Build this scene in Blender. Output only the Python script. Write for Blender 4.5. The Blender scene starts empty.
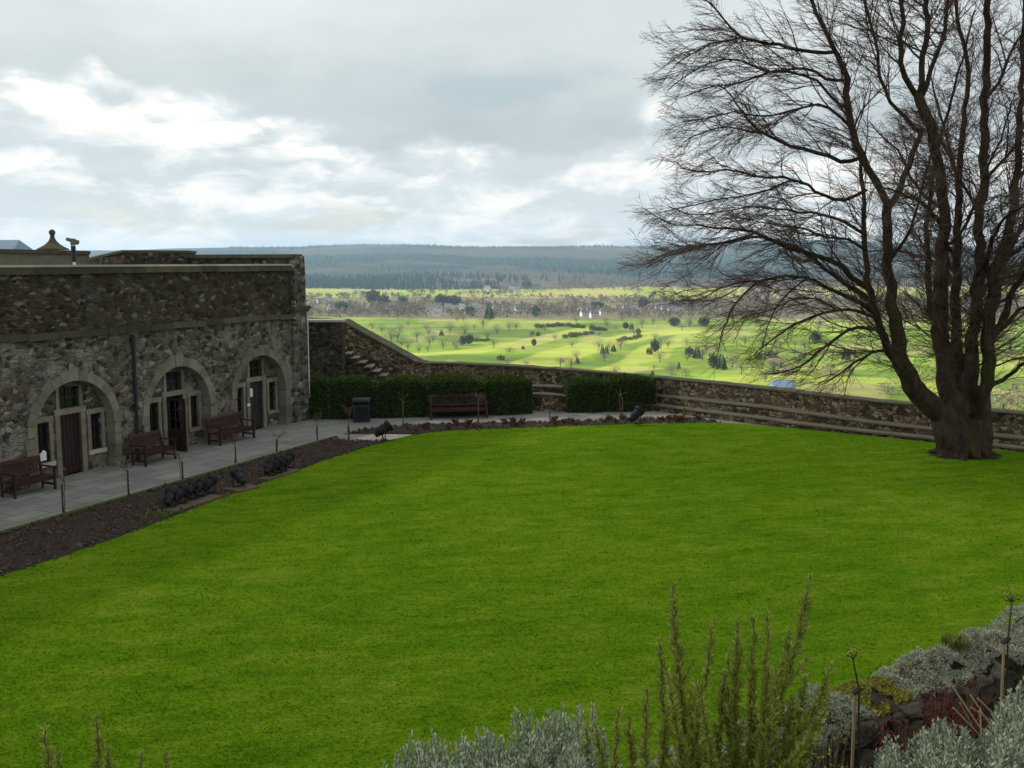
import bpy, bmesh, math, random
from mathutils import Vector, Matrix, noise
import numpy as np

random.seed(11)
rnd = random.random
def U(a, b): return a + (b - a) * random.random()
R = math.radians
S = bpy.context.scene
COL = S.collection

# ------------------------------------------------------------------ camera, world, sun, exposure
H = 6.5                                   # eye height above the lawn
FPX = 995.6                               # 35 mm lens on a 36 mm sensor, 1024 px wide
TH = math.atan((384 - 261) / FPX)
cam = bpy.data.cameras.new('camera'); cam.lens = 35.0; cam.sensor_width = 36.0
cam.clip_start = 0.1; cam.clip_end = 40000
co = bpy.data.objects.new('camera', cam); COL.objects.link(co)
co.location = (0, 0, H); co.rotation_euler = (math.pi / 2 - TH, 0, 0)
S.camera = co

SUN_EL, SUN_AZ = R(34), R(162)            # azimuth counted from +X, anticlockwise: the sun stands to the left, a little ahead
SUNV = Vector((math.cos(SUN_EL) * math.cos(SUN_AZ), math.cos(SUN_EL) * math.sin(SUN_AZ), math.sin(SUN_EL)))
sl = bpy.data.lights.new('sun', 'SUN'); sl.energy = 5.0; sl.angle = R(3.0); sl.color = (1.0, 0.95, 0.86)
so = bpy.data.objects.new('sun', sl); COL.objects.link(so)
so.rotation_euler = (-SUNV).to_track_quat('-Z', 'Y').to_euler()

S.view_settings.view_transform = 'Standard'
S.view_settings.look = 'None'
S.view_settings.exposure = 0.38
S.view_settings.gamma = 1.0
S.cycles.use_denoising = True
S.cycles.max_bounces = 6
S.cycles.diffuse_bounces = 3
S.cycles.volume_bounces = 0
S.cycles.transparent_max_bounces = 8
try:
    S.cycles.volume_step_rate = 4.0
except Exception:
    pass

W = bpy.data.worlds.new('World'); S.world = W; W.use_nodes = True
nt = W.node_tree; nt.nodes.clear()

class NT:
    """tiny node-writing helper"""
    def __init__(s, tree): s.t = tree
    def n(s, typ, **kw):
        nd = s.t.nodes.new(typ)
        for k, v in kw.items():
            if k.startswith('i_'):
                key = k[2:]
                key = int(key) if key.isdigit() else key.replace('_', ' ')
                s.put(nd.inputs[key], v)
            else: setattr(nd, k, v)
        return nd
    def put(s, sock, v):
        if isinstance(v, bpy.types.NodeSocket): s.t.links.new(v, sock)
        elif isinstance(v, (tuple, list)) and sock.type == 'RGBA' and len(v) == 3: sock.default_value = (*v, 1)
        else: sock.default_value = v
    def m(s, op, a, b=None, c=None, clamp=False):
        nd = s.t.nodes.new('ShaderNodeMath'); nd.operation = op; nd.use_clamp = clamp
        s.put(nd.inputs[0], a)
        if b is not None: s.put(nd.inputs[1], b)
        if c is not None: s.put(nd.inputs[2], c)
        return nd.outputs[0]
    def vm(s, op, a, b=None):
        nd = s.t.nodes.new('ShaderNodeVectorMath'); nd.operation = op
        s.put(nd.inputs[0], a)
        if b is not None: s.put(nd.inputs[1], b)
        return nd.outputs[0]
    def mix(s, f, a, b, blend='MIX'):
        nd = s.t.nodes.new('ShaderNodeMix'); nd.data_type = 'RGBA'; nd.blend_type = blend
        s.put(nd.inputs[0], f); s.put(nd.inputs[6], a); s.put(nd.inputs[7], b)
        return nd.outputs[2]
    def ramp(s, f, stops, interp='LINEAR'):
        nd = s.t.nodes.new('ShaderNodeValToRGB'); s.put(nd.inputs[0], f); r = nd.color_ramp; r.interpolation = interp
        while len(r.elements) < len(stops): r.elements.new(0.5)
        for e, (p, c) in zip(r.elements, stops):
            e.position = p; e.color = (*c, 1) if len(c) == 3 else c
        return nd.outputs[0]
    def noise(s, vec, scale, detail=4, rough=.55, dist=0.0, col=False):
        nd = s.t.nodes.new('ShaderNodeTexNoise')
        s.put(nd.inputs['Vector'], vec); nd.inputs['Scale'].default_value = scale
        nd.inputs['Detail'].default_value = detail; nd.inputs['Roughness'].default_value = rough
        nd.inputs['Distortion'].default_value = dist
        return nd.outputs['Color' if col else 'Fac']
    def sstep(s, x, a, b):
        nd = s.t.nodes.new('ShaderNodeMapRange'); nd.interpolation_type = 'SMOOTHSTEP'
        s.put(nd.inputs[0], x); s.put(nd.inputs[1], a); s.put(nd.inputs[2], b); nd.inputs[3].default_value = 0; nd.inputs[4].default_value = 1
        return nd.outputs[0]

def blob_d(k, d, c, w):
    q = k.m('DIVIDE', k.m('SUBTRACT', d, c), w)
    return k.m('POWER', 2.718, k.m('MULTIPLY', k.m('MULTIPLY', q, q), -1.0))
def build_world():
    k = NT(nt)
    tc = k.n('ShaderNodeTexCoord')
    d = tc.outputs['Generated']
    sp = k.n('ShaderNodeSeparateXYZ', i_0=d)
    x, y, z = sp.outputs
    zc = k.m('MAXIMUM', z, 0.0)
    elev = k.m('MULTIPLY', k.m('ARCSINE', k.m('MINIMUM', k.m('MAXIMUM', z, -1.0), 1.0)), 57.2958)    # degrees
    az = k.m('MULTIPLY', k.m('ARCTAN2', x, y), 57.2958)                      # degrees right of +Y
    # flat cloud deck: perspective coordinates
    den = k.m('ADD', zc, 0.20)
    comb = k.n('ShaderNodeCombineXYZ', i_0=k.m('DIVIDE', x, den), i_1=k.m('DIVIDE', y, den), i_2=0.0)
    P = comb.outputs[0]
    n1 = k.noise(k.vm('ADD', P, (3.1, 1.7, .4)), 1.5, 7, .50, .2)
    n2 = k.noise(k.vm('ADD', P, (7.7, 2.3, 4.)), 4.2, 8, .54, .3)
    # cumulus edges near the horizon, in direction space, stretched along the horizon
    comb2 = k.n('ShaderNodeCombineXYZ', i_0=k.m('MULTIPLY', az, .085), i_1=k.m('MULTIPLY', elev, .22), i_2=1.3)
    n3 = k.noise(comb2.outputs[0], 2.3, 9, .60, .35)
    def blob(a0, e0, sa, se):
        da = k.m('DIVIDE', k.m('SUBTRACT', az, a0), sa); de = k.m('DIVIDE', k.m('SUBTRACT', elev, e0), se)
        q = k.m('ADD', k.m('MULTIPLY', da, da), k.m('MULTIPLY', de, de))
        return k.m('POWER', 2.718, k.m('MULTIPLY', q, -1.0))
    # a grey cloud deck overhead with a ragged lower edge, and lit cumulus in layers beneath it
    mr = k.n('ShaderNodeMapRange', i_0=az, i_1=-22.0, i_2=-2.0, i_3=9.3, i_4=5.9)
    comb3 = k.n('ShaderNodeCombineXYZ', i_0=k.m('MULTIPLY', az, .12), i_1=k.m('MULTIPLY', elev, .16), i_2=4.4)
    n4 = k.noise(comb3.outputs[0], 1.6, 8, .55, .2)
    edge = k.m('ADD', mr.outputs[0], k.m('MULTIPLY', k.m('SUBTRACT', n4, .5), 5.0))
    d_ = k.m('SUBTRACT', elev, edge)
    deck = k.sstep(d_, -.35, .75)
    vd = k.m('ADD', k.m('ADD', .385, k.m('MULTIPLY', k.sstep(d_, .2, 6.5), .13)), k.m('ADD', k.m('MULTIPLY', k.m('SUBTRACT', n1, .5), .20), k.m('MULTIPLY', k.m('SUBTRACT', n2, .5), .10)))
    vd = k.m('ADD', vd, k.m('MULTIPLY', k.sstep(az, -2.0, -20.0), .10))
    vd = k.m('ADD', vd, k.m('MULTIPLY', k.sstep(elev, 18.0, 40.0), .03))
    puff = k.m('MULTIPLY', k.sstep(n3, .43, .66), .29)
    vb = k.m('ADD', k.m('ADD', .50, puff), k.m('MULTIPLY', k.m('SUBTRACT', n2, .5), .15))
    vb = k.m('ADD', vb, k.m('MULTIPLY', k.sstep(elev, 4.5, .3), .10))
    rim = k.m('MULTIPLY', blob_d(k, d_, -1.0, 1.3), k.m('MULTIPLY', k.sstep(n2, .36, .60), k.sstep(az, 0.0, -12.0)))
    vb = k.m('ADD', vb, k.m('MULTIPLY', rim, .26))
    v = k.m('ADD', k.m('MULTIPLY', deck, vd), k.m('MULTIPLY', k.m('SUBTRACT', 1.0, deck), vb))
    v = k.m('ADD', v, k.m('MULTIPLY', k.m('MULTIPLY', blob(8.1, 7.9, .9, 1.0), k.sstep(n3, .36, .56)), .42))
    col = k.ramp(v, [(.0, (.20, .235, .26)), (.30, (.355, .395, .41)), (.48, (.52, .566, .575)), (.60, (.655, .69, .69)), (.72, (.80, .79, .755)), (.92, (.97, .925, .85))])
    sky = k.n('ShaderNodeTexSky', sky_type='NISHITA', sun_disc=False)
    sky.sun_elevation = SUN_EL; sky.sun_rotation = math.pi / 2 - SUN_AZ
    sky.altitude = 80; sky.air_density = 1.2; sky.dust_density = 1.5
    skyc = k.vm('SCALE', sky.outputs[0]); skyc.node.inputs[3].default_value = .10
    gap = k.m('MULTIPLY', k.sstep(n1, .40, .30), .45)
    out = k.mix(gap, col, skyc)
    out = k.mix(k.sstep(z, -.002, -.06), out, (.10, .12, .10))             # below the horizon
    bg = k.n('ShaderNodeBackground', i_0=out, i_1=1.0)
    o = k.n('ShaderNodeOutputWorld', i_0=bg.outputs[0])
build_world()

# ------------------------------------------------------------------ pixel <-> place (used to survey the photograph)
FW = Vector((0, math.cos(TH), -math.sin(TH))); UP = Vector((0, math.sin(TH), math.cos(TH)))
EYE = Vector((0, 0, H))
def ray(x, y): return Vector((1, 0, 0)) * (x - 512) + FW * FPX - UP * (y - 384)
def G(x, y, z=0.0):
    d = ray(x, y); return EYE + d * ((z - H) / d.z)
def PD(x, y, Y):
    d = ray(x, y); return EYE + d * (Y / d.y)
def zat(Y, y):
    d = ray(512, y); return H + Y * d.z / d.y

# ------------------------------------------------------------------ mesh builder
class MB:
    def __init__(s): s.v = []; s.f = []
    def add(s, vs, fs):
        o = len(s.v); s.v.extend([tuple(v) for v in vs]); s.f.extend([tuple(i + o for i in f) for f in fs]); return s
    def box(s, c, size, M=None, taper=1.0):
        x, y, z = (a / 2 for a in size); c = Vector(c)
        vs = []
        for sz in (-1, 1):
            t = taper if sz > 0 else 1
            for sx, sy in ((-1, -1), (1, -1), (1, 1), (-1, 1)):
                p = Vector((sx * x * t, sy * y * t, sz * z))
                if M: p = M @ p
                vs.append(c + p)
        return s.add(vs, [(3, 2, 1, 0), (4, 5, 6, 7), (0, 1, 5, 4), (1, 2, 6, 5), (2, 3, 7, 6), (3, 0, 4, 7)])
    def b2(s, x0, x1, y0, y1, z0, z1):
        return s.box(((x0 + x1) / 2, (y0 + y1) / 2, (z0 + z1) / 2), (abs(x1 - x0), abs(y1 - y0), abs(z1 - z0)))
    def tube(s, pts, rad, n=6, cap=True):
        pts = [Vector(p) for p in pts]; k = len(pts)
        if not hasattr(rad, '__len__'): rad = [rad] * k
        vs = []; fs = []
        t0 = (pts[1] - pts[0]).normalized()
        a = t0.orthogonal().normalized()
        for i, p in enumerate(pts):
            t = (pts[min(i + 1, k - 1)] - pts[max(i - 1, 0)])
            t = t.normalized() if t.length > 1e-9 else t0
            a = (a - t * a.dot(t)); a = a.normalized() if a.length > 1e-6 else t.orthogonal().normalized()
            b = t.cross(a)
            for j in range(n):
                w = 2 * math.pi * j / n
                vs.append(p + (a * math.cos(w) + b * math.sin(w)) * rad[i])
        for i in range(k - 1):
            for j in range(n):
                q = (j + 1) % n
                fs.append((i * n + j, i * n + q, (i + 1) * n + q, (i + 1) * n + j))
        if cap:
            fs.append(tuple(range(n - 1, -1, -1))); fs.append(tuple((k - 1) * n + j for j in range(n)))
        return s.add(vs, fs)
    def lathe(s, prof, c=(0, 0, 0), n=16):
        c = Vector(c); vs = []; fs = []
        for r, z in prof:
            for j in range(n):
                w = 2 * math.pi * j / n; vs.append(c + Vector((r * math.cos(w), r * math.sin(w), z)))
        for i in range(len(prof) - 1):
            for j in range(n):
                q = (j + 1) % n; fs.append((i * n + j, i * n + q, (i + 1) * n + q, (i + 1) * n + j))
        fs.append(tuple(range(n - 1, -1, -1))); fs.append(tuple((len(prof) - 1) * n + j for j in range(n)))
        return s.add(vs, fs)
    def prism(s, poly, z0, z1):
        """poly: plan outline; z0, z1 numbers or lists per vertex"""
        n = len(poly)
        a = z0 if hasattr(z0, '__len__') else [z0] * n; b = z1 if hasattr(z1, '__len__') else [z1] * n
        vs = [(p[0], p[1], a[i]) for i, p in enumerate(poly)] + [(p[0], p[1], b[i]) for i, p in enumerate(poly)]
        fs = [tuple(range(n - 1, -1, -1)), tuple(range(n, 2 * n))]
        for i in range(n):
            j = (i + 1) % n; fs.append((i, j, n + j, n + i))
        return s.add(vs, fs)
    def leaf(s, p, d, w, l, up=None):
        """one narrow leaf, a folded pair of triangles"""
        d = d.normalized(); sd = d.cross(up or Vector((U(-1, 1), U(-1, 1), U(-1, 1))))
        sd = sd.normalized() if sd.length > 1e-6 else d.orthogonal().normalized()
        m = p + d * (l * .5)
        return s.add([p, m + sd * w * .5, p + d * l, m - sd * w * .5], [(0, 1, 2, 3)])
    def build(s, name, mat, parent=None, loc=None, smooth=False):
        me = bpy.data.meshes.new(name); me.from_pydata(s.v, [], s.f); me.update()
        bm = bmesh.new(); bm.from_mesh(me); bmesh.ops.recalc_face_normals(bm, faces=bm.faces) if len(bm.faces) < 60000 else None
        bm.to_mesh(me); bm.free()
        if smooth: me.polygons.foreach_set('use_smooth', [True] * len(me.polygons))
        o = bpy.data.objects.new(name, me); COL.objects.link(o)
        if mat: me.materials.append(mat)
        if parent: o.parent = parent
        if loc: o.location = loc
        return o

def tag(o, label=None, cat=None, group=None, kind=None):
    if label: o['label'] = label
    if cat: o['category'] = cat
    if group: o['group'] = group
    if kind: o['kind'] = kind
    return o
def empty(name, loc=(0, 0, 0), rz=0.0, label=None, cat=None, group=None):
    o = bpy.data.objects.new(name, None); COL.objects.link(o); o.location = loc; o.rotation_euler = (0, 0, rz)
    o.empty_display_size = .2
    return tag(o, label, cat, group)
def kids(o): return [c for c in COL.objects if c.parent == o]
KIDS = {}
def copy_tree(o, loc=None, rz=None, label=None, parent=None, sc=None):
    c = o.copy(); COL.objects.link(c); c.parent = parent
    if o.name not in KIDS: KIDS[o.name] = kids(o)
    for ch in KIDS[o.name]: copy_tree(ch, parent=c)
    if loc is not None: c.location = loc
    if rz is not None: c.rotation_euler = (0, 0, rz)
    if sc is not None: c.scale = sc if hasattr(sc, '__len__') else (sc,) * 3
    if label: c['label'] = label
    return c

# ------------------------------------------------------------------ materials
def newmat(name):
    m = bpy.data.materials.new(name); m.use_nodes = True; m.node_tree.nodes.clear()
    k = NT(m.node_tree)
    out = k.n('ShaderNodeOutputMaterial'); b = k.n('ShaderNodeBsdfPrincipled')
    k.t.links.new(b.outputs[0], out.inputs[0])
    b.inputs['Specular IOR Level'].default_value = .3
    return m, k, b
def bump(k, b, h, strength=.5, dist=.02):
    n = k.n('ShaderNodeBump', i_Height=h); n.inputs['Strength'].default_value = strength; n.inputs['Distance'].default_value = dist
    k.t.links.new(n.outputs[0], b.inputs['Normal'])

def m_plain(name, col, rough=.6, var=.18, scale=9, metal=0.0, spec=.3):
    m, k, b = newmat(name)
    g = k.n('ShaderNodeTexCoord').outputs['Object']
    n = k.noise(g, scale, 5, .6)
    c = k.mix(n, tuple(a * (1 - var * 1.6) for a in col), tuple(min(1, a * (1 + var * 1.6)) for a in col))
    k.put(b.inputs['Base Color'], c); b.inputs['Roughness'].default_value = rough; b.inputs['Metallic'].default_value = metal
    b.inputs['Specular IOR Level'].default_value = spec
    bump(k, b, n, .15, .01)
    return m

def m_rubble(name, stops, scale=(3.0, 3.0, 4.6), mortar=(.16, .145, .12), pale=0.0, moss=.25, mort=.06, dark=1.0):
    """random rubble masonry: cells of stone, mortar joints, wash-off and lichen"""
    m, k, b = newmat(name)
    g = k.n('ShaderNodeTexCoord').outputs['Object']
    w = k.noise(g, 2.2, 3, .6, col=True)
    gv = k.vm('ADD', g, k.vm('MULTIPLY', k.vm('SUBTRACT', w, (.5, .5, .5)), (.42, .42, .30)))
    gs = k.vm('MULTIPLY', gv, scale)
    v1 = k.n('ShaderNodeTexVoronoi', feature='F1', i_Vector=gs, i_Scale=1.0, i_Randomness=.85)
    v2 = k.n('ShaderNodeTexVoronoi', feature='DISTANCE_TO_EDGE', i_Vector=gs, i_Scale=1.0, i_Randomness=.85)
    idc = k.n('ShaderNodeSeparateColor', i_0=v1.outputs['Color'])
    c = k.ramp(idc.outputs[0], stops, 'LINEAR')
    fine = k.noise(g, 14, 6, .65)
    c = k.mix(.75, c, k.mix(fine, (.3, .3, .3), (1.7, 1.66, 1.58)), 'MULTIPLY')
    edge = k.m('ADD', v2.outputs['Distance'], k.m('MULTIPLY', k.m('SUBTRACT', fine, .5), .10))
    mo = k.sstep(edge, mort, mort * .35)
    c = k.mix(k.m('MULTIPLY', mo, .85), c, mortar)
    big = k.noise(g, .55, 5, .65)
    if pale > 0:
        pf = k.m('MULTIPLY', k.sstep(k.noise(k.vm('ADD', g, (5, 3, 9)), .9, 7, .68), .52, .64), pale)
        c = k.mix(pf, c, k.mix(fine, (.23, .225, .20), (.46, .45, .41)))
    if moss > 0:
        mf = k.m('MULTIPLY', k.sstep(k.noise(k.vm('ADD', g, (1, 8, 2)), .8, 6, .7), .52, .70), moss)
        c = k.mix(mf, c, (.07, .075, .022))
    c = k.mix(.7, c, k.mix(big, (.55 * dark,) * 3, (1.35 * dark, 1.32 * dark, 1.28 * dark)), 'MULTIPLY')
    k.put(b.inputs['Base Color'], c); b.inputs['Roughness'].default_value = .95
    b.inputs['Specular IOR Level'].default_value = .15
    hgt = k.m('ADD', k.m('MULTIPLY', k.sstep(edge, .0, .16), 1.0), k.m('MULTIPLY', fine, .5))
    bump(k, b, hgt, .7, .05)
    return m

def m_stone(name, col, var=.3, moss=.2, scale=2.5, island=.25):
    """dressed stone: blotched, streaked, every block a little different"""
    m, k, b = newmat(name)
    g = k.n('ShaderNodeTexCoord').outputs['Object']
    n = k.noise(g, scale, 6, .65); f = k.noise(g, scale * 9, 5, .65)
    c = k.mix(n, tuple(a * (1 - var) for a in col), tuple(a * (1 + var) for a in col))
    isl = k.n('ShaderNodeNewGeometry').outputs['Random Per Island']
    c = k.mix(1.0, c, k.mix(isl, (1 - island,) * 3, (1 + island, 1 + island * .9, 1 + island * .8)), 'MULTIPLY')
    c = k.mix(.4, c, k.mix(f, (.5,) * 3, (1.5,) * 3), 'MULTIPLY')
    mf = k.m('MULTIPLY', k.sstep(k.noise(k.vm('ADD', g, (4, 4, 1)), 1.7, 6, .7), .50, .68), moss)
    c = k.mix(mf, c, (.085, .085, .025))
    k.put(b.inputs['Base Color'], c); b.inputs['Roughness'].default_value = .92
    b.inputs['Specular IOR Level'].default_value = .15
    bump(k, b, k.m('ADD', n, f), .4, .02)
    return m

def m_foliage(name, c0, c1, rough=.6, trans=.0, tip=None, scale=3.0):
    m, k, b = newmat(name)
    isl = k.n('ShaderNodeNewGeometry').outputs['Random Per Island']
    g = k.n('ShaderNodeTexCoord').outputs['Object']
    n = k.noise(g, scale, 4, .6)
    c = k.mix(k.m('ADD', k.m('MULTIPLY', isl, .6), k.m('MULTIPLY', n, .4)), c0, c1)
    k.put(b.inputs['Base Color'], c); b.inputs['Roughness'].default_value = rough
    b.inputs['Specular IOR Level'].default_value = .08
    if trans > 0:
        t = k.n('ShaderNodeBsdfTranslucent', i_0=c)
        mx = k.n('ShaderNodeMixShader', i_0=trans, i_1=b.outputs[0], i_2=t.outputs[0])
        out = [q for q in k.t.nodes if q.type == 'OUTPUT_MATERIAL'][0]
        k.t.links.new(mx.outputs[0], out.inputs[0])
    return m

def m_lawn(name='lawn_grass', blade=False):
    m, k, b = newmat(name)
    g = k.n('ShaderNodeTexCoord').outputs['Object']
    n0 = k.noise(g, .13, 4, .6, .3)
    # mower tracks and wear drawn out across the lawn
    st = k.vm('MULTIPLY', k.n('ShaderNodeVectorRotate', i_Vector=g, i_Angle=R(-12), rotation_type='Z_AXIS').outputs[0], (.8, 1.7, 1))
    n1 = k.noise(st, .9, 8, .72)
    n2 = k.noise(st, 4.5, 6, .75)
    n3 = k.noise(k.vm('MULTIPLY', st, (1.0, .8, 1)), 16, 5, .75)
    n4 = k.noise(g, 75, 3, .7)
    f = k.m('ADD', k.m('MULTIPLY', n0, .22), k.m('ADD', k.m('MULTIPLY', n1, .40), k.m('ADD', k.m('MULTIPLY', n2, .24), k.m('MULTIPLY', n3, .14))))
    c = k.ramp(f, [(.36, (.038, .098, .003)), (.45, (.072, .162, .005)), (.52, (.110, .204, .007)), (.59, (.160, .236, .016)), (.68, (.225, .245, .048))])
    brown = k.m('MULTIPLY', k.sstep(n2, .55, .68), k.sstep(n1, .46, .62))
    c = k.mix(k.m('MULTIPLY', brown, .6), c, (.215, .185, .060))
    c = k.mix(.7, c, k.mix(n3, (.35, .42, .45), (1.65, 1.58, 1.5)), 'MULTIPLY')
    c = k.mix(.6, c, k.mix(n4, (.4, .45, .5), (1.6, 1.55, 1.45)), 'MULTIPLY')
    if blade:
        isl = k.n('ShaderNodeNewGeometry').outputs['Random Per Island']; c = k.mix(1.0, c, k.mix(isl, (.92, .93, .9), (1.25, 1.22, 1.3)), 'MULTIPLY')
    k.put(b.inputs['Base Color'], c); b.inputs['Roughness'].default_value = 1.0
    b.inputs['Specular IOR Level'].default_value = .0
    bump(k, b, k.m('ADD', n4, n3), .6, .03)
    return m

def m_soil(name, c0=(.016, .010, .007), c1=(.095, .072, .056)):
    m, k, b = newmat(name)
    g = k.n('ShaderNodeTexCoord').outputs['Object']
    n = k.noise(g, 2.6, 8, .8); f = k.noise(g, 12, 6, .8)
    c = k.mix(n, c0, c1); c = k.mix(.6, c, k.mix(f, (.4,) * 3, (1.6, 1.55, 1.5)), 'MULTIPLY')
    k.put(b.inputs['Base Color'], c); b.inputs['Roughness'].default_value = .97
    b.inputs['Specular IOR Level'].default_value = .1
    bump(k, b, k.m('ADD', n, f), 1.0, .07)
    return m

def m_paving():
    m, k, b = newmat('flagstones')
    g = k.n('ShaderNodeTexCoord').outputs['Object']
    rot = k.n('ShaderNodeVectorRotate', i_Vector=g, i_Angle=R(-66.5), rotation_type='Z_AXIS').outputs[0]
    w = k.noise(g, 1.1, 2, .5, col=True)
    rv = k.vm('ADD', rot, k.vm('MULTIPLY', k.vm('SUBTRACT', w, (.5, .5, .5)), (.12, .12, 0)))
    br = k.n('ShaderNodeTexBrick', i_Vector=rv, i_Scale=1.0, i_Color1=(.185, .182, .172), i_Color2=(.265, .26, .24), i_Mortar=(.11, .10, .085))
    br.offset = .43; br.inputs['Mortar Size'].default_value = .018; br.inputs['Brick Width'].default_value = 1.05; br.inputs['Row Height'].default_value = .62
    br.inputs['Mortar Smooth'].default_value = .4
    n = k.noise(g, .8, 7, .68); f = k.noise(g, 18, 5, .65)
    c = k.mix(.75, br.outputs[0], k.mix(n, (.5, .5, .5), (1.4, 1.38, 1.34)), 'MULTIPLY')
    c = k.mix(.35, c, k.mix(f, (.5,) * 3, (1.5,) * 3), 'MULTIPLY')
    mf = k.m('MULTIPLY', k.sstep(k.noise(k.vm('ADD', g, (9, 1, 0)), .9, 6, .7), .54, .7), .35)
    c = k.mix(mf, c, (.11, .115, .05))
    k.put(b.inputs['Base Color'], c); b.inputs['Roughness'].default_value = .85
    bump(k, b, k.m('SUBTRACT', k.m('MULTIPLY', f, .3), br.outputs['Fac']), .4, .01)
    return m

def m_bark():
    m, k, b = newmat('beech_bark')
    g = k.n('ShaderNodeTexCoord').outputs['Object']
    s = k.vm('MULTIPLY', g, (2.4, 2.4, 1.0))
    n = k.noise(s, 2.0, 7, .68, .4); f = k.noise(k.vm('MULTIPLY', g, (1, 1, .35)), 14, 5, .65)
    c = k.ramp(n, [(.3, (.016, .010, .007)), (.5, (.040, .026, .018)), (.68, (.085, .060, .041))])
    c = k.mix(.5, c, k.mix(f, (.5,) * 3, (1.5,) * 3), 'MULTIPLY')
    ms = k.m('MULTIPLY', k.sstep(k.noise(k.vm('ADD', s, (3, 9, 1)), .8, 6, .65), .47, .66), .65)
    c = k.mix(ms, c, (.050, .056, .014))
    k.put(b.inputs['Base Color'], c); b.inputs['Roughness'].default_value = .9
    b.inputs['Specular IOR Level'].default_value = .15
    bump(k, b, k.m('ADD', n, k.m('MULTIPLY', f, .8)), 1.0, .09)
    return m

def m_vcol(name, rough=.95, det=6.0):
    """land cover: colours of the fields, streaks of tree shade painted in, with mottling"""
    m, k, b = newmat(name)
    g = k.n('ShaderNodeTexCoord').outputs['Object']
    a = k.n('ShaderNodeAttribute', attribute_name='Col').outputs['Color']
    n = k.noise(g, .02, 8, .7); f = k.noise(g, .25, 4, .7)
    c = k.mix(.7, a, k.mix(n, (.62,) * 3, (1.38, 1.36, 1.3)), 'MULTIPLY')
    c = k.mix(.4, c, k.mix(f, (.6,) * 3, (1.4,) * 3), 'MULTIPLY')
    k.put(b.inputs['Base Color'], c); b.inputs['Roughness'].default_value = rough
    b.inputs['Specular IOR Level'].default_value = .05
    return m

M = {}
M['rubble_low'] = m_rubble('wall_rubble', [(0, (.028, .025, .022)), (.2, (.065, .058, .05)), (.42, (.13, .12, .10)), (.6, (.20, .19, .165)), (.75, (.10, .072, .05)), (.9, (.25, .225, .17)), (1, (.34, .325, .29))],
                           (4.4, 4.4, 7.2), (.14, .13, .11), pale=.60, moss=.34, mort=.05, dark=.92)
M['rubble_up'] = m_rubble('parapet_rubble', [(0, (.022, .018, .015)), (.3, (.048, .036, .027)), (.55, (.075, .058, .042)), (.75, (.072, .048, .033)), (.92, (.13, .11, .08)), (1, (.20, .185, .155))],
                          (4.6, 4.6, 9.0), (.070, .062, .05), pale=.10, moss=.38, mort=.05, dark=.9)
M['rubble_garden'] = m_rubble('garden_wall_rubble', [(0, (.03, .024, .018)), (.25, (.075, .058, .038)), (.5, (.135, .105, .065)), (.75, (.19, .155, .10)), (1, (.27, .24, .17))],
                              (4.8, 4.8, 6.8), (.04, .034, .026), pale=.08, moss=.4, mort=.09)
M['rubble_dark'] = m_rubble('stair_wall_rubble', [(0, (.022, .018, .015)), (.4, (.05, .04, .03)), (.75, (.085, .07, .05)), (1, (.16, .14, .11))], (5.0, 5.0, 8.5), (.05, .042, .034), pale=.12, moss=.3, mort=.05)
M['sandstone'] = m_stone('sandstone', (.20, .18, .142), .55, .40)
M['greystone'] = m_stone('grey_dressed_stone', (.165, .15, .115), .45, .35)
M['coping'] = m_stone('coping_stone', (.080, .076, .050), .65, .5, 2.6, .4)
M['coping_pale'] = m_stone('pale_coping', (.42, .395, .335), .25, .15, 1.5)
M['ledge'] = m_stone('ledge_stone', (.135, .12, .092), .6, .35, 1.6)
M['ledge_riser'] = m_stone('ledge_riser_stone', (.105, .082, .058), .45, .35, 2.0)
M['door'] = m_plain('door_paint', (.028, .012, .011), .5)
M['door_dark'] = m_plain('dark_door_paint', (.026, .024, .024), .5)
M['teak'] = m_plain('bench_wood', (.042, .012, .013), .55, .3, 5)
M['glass'] = m_plain('window_glass', (.012, .014, .016), .08, .1, 3, 0, .6)
M['iron'] = m_plain('black_iron', (.016, .017, .019), .45)
M['lamp_black'] = m_plain('floodlight_case', (.008, .009, .011), .5, .2, 5, 0, .2)
M['lamp_glass'] = m_plain('floodlight_glass', (.06, .075, .09), .12, .2, 4, 0, .8)
M['white'] = m_plain('white_paper', (.75, .75, .73), .7, .04)
M['slate'] = m_plain('slate_roof', (.11, .14, .17), .5, .2, 4)
M['lead'] = m_plain('blue_grey_roof', (.16, .24, .33), .4, .2, 2)
M['render'] = m_plain('pale_render', (.62, .60, .55), .8, .1, .3)
M['render_pink'] = m_plain('pinkish_render', (.50, .38, .33), .8, .12, .3)
M['rooftile'] = m_plain('far_roof', (.15, .14, .145), .7, .15, .3)
M['wood_stake'] = m_plain('stake_wood', (.10, .075, .05), .85, .3, 8)
M['stake_dark'] = m_plain('dark_stake_wood', (.03, .027, .022), .85, .3, 8)
M['stake_pale'] = m_plain('pale_stake_wood', (.26, .19, .11), .85, .3, 8)
M['rose_leaf'] = m_foliage('rose_leaf', (.065, .026, .016), (.13, .070, .024))
M['rose_green'] = m_foliage('rose_green_leaf', (.10, .12, .02), (.28, .24, .04))
M['hedge'] = m_foliage('hedge_leaf', (.018, .040, .006), (.085, .135, .022), .55, 0, None, 1.5)
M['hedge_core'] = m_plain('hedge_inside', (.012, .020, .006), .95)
M['lavender'] = m_foliage('grey_leaf', (.25, .315, .195), (.52, .565, .42), .8, .12, None, 2.0)
M['lavender_stem'] = m_plain('grey_stem', (.12, .11, .085), .9)
M['rosemary'] = m_foliage('rosemary_leaf', (.11, .165, .018), (.42, .46, .09), .6, .3, None, 4.0)
M['rosemary_stem'] = m_plain('rosemary_stem', (.10, .085, .035), .9)
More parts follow.
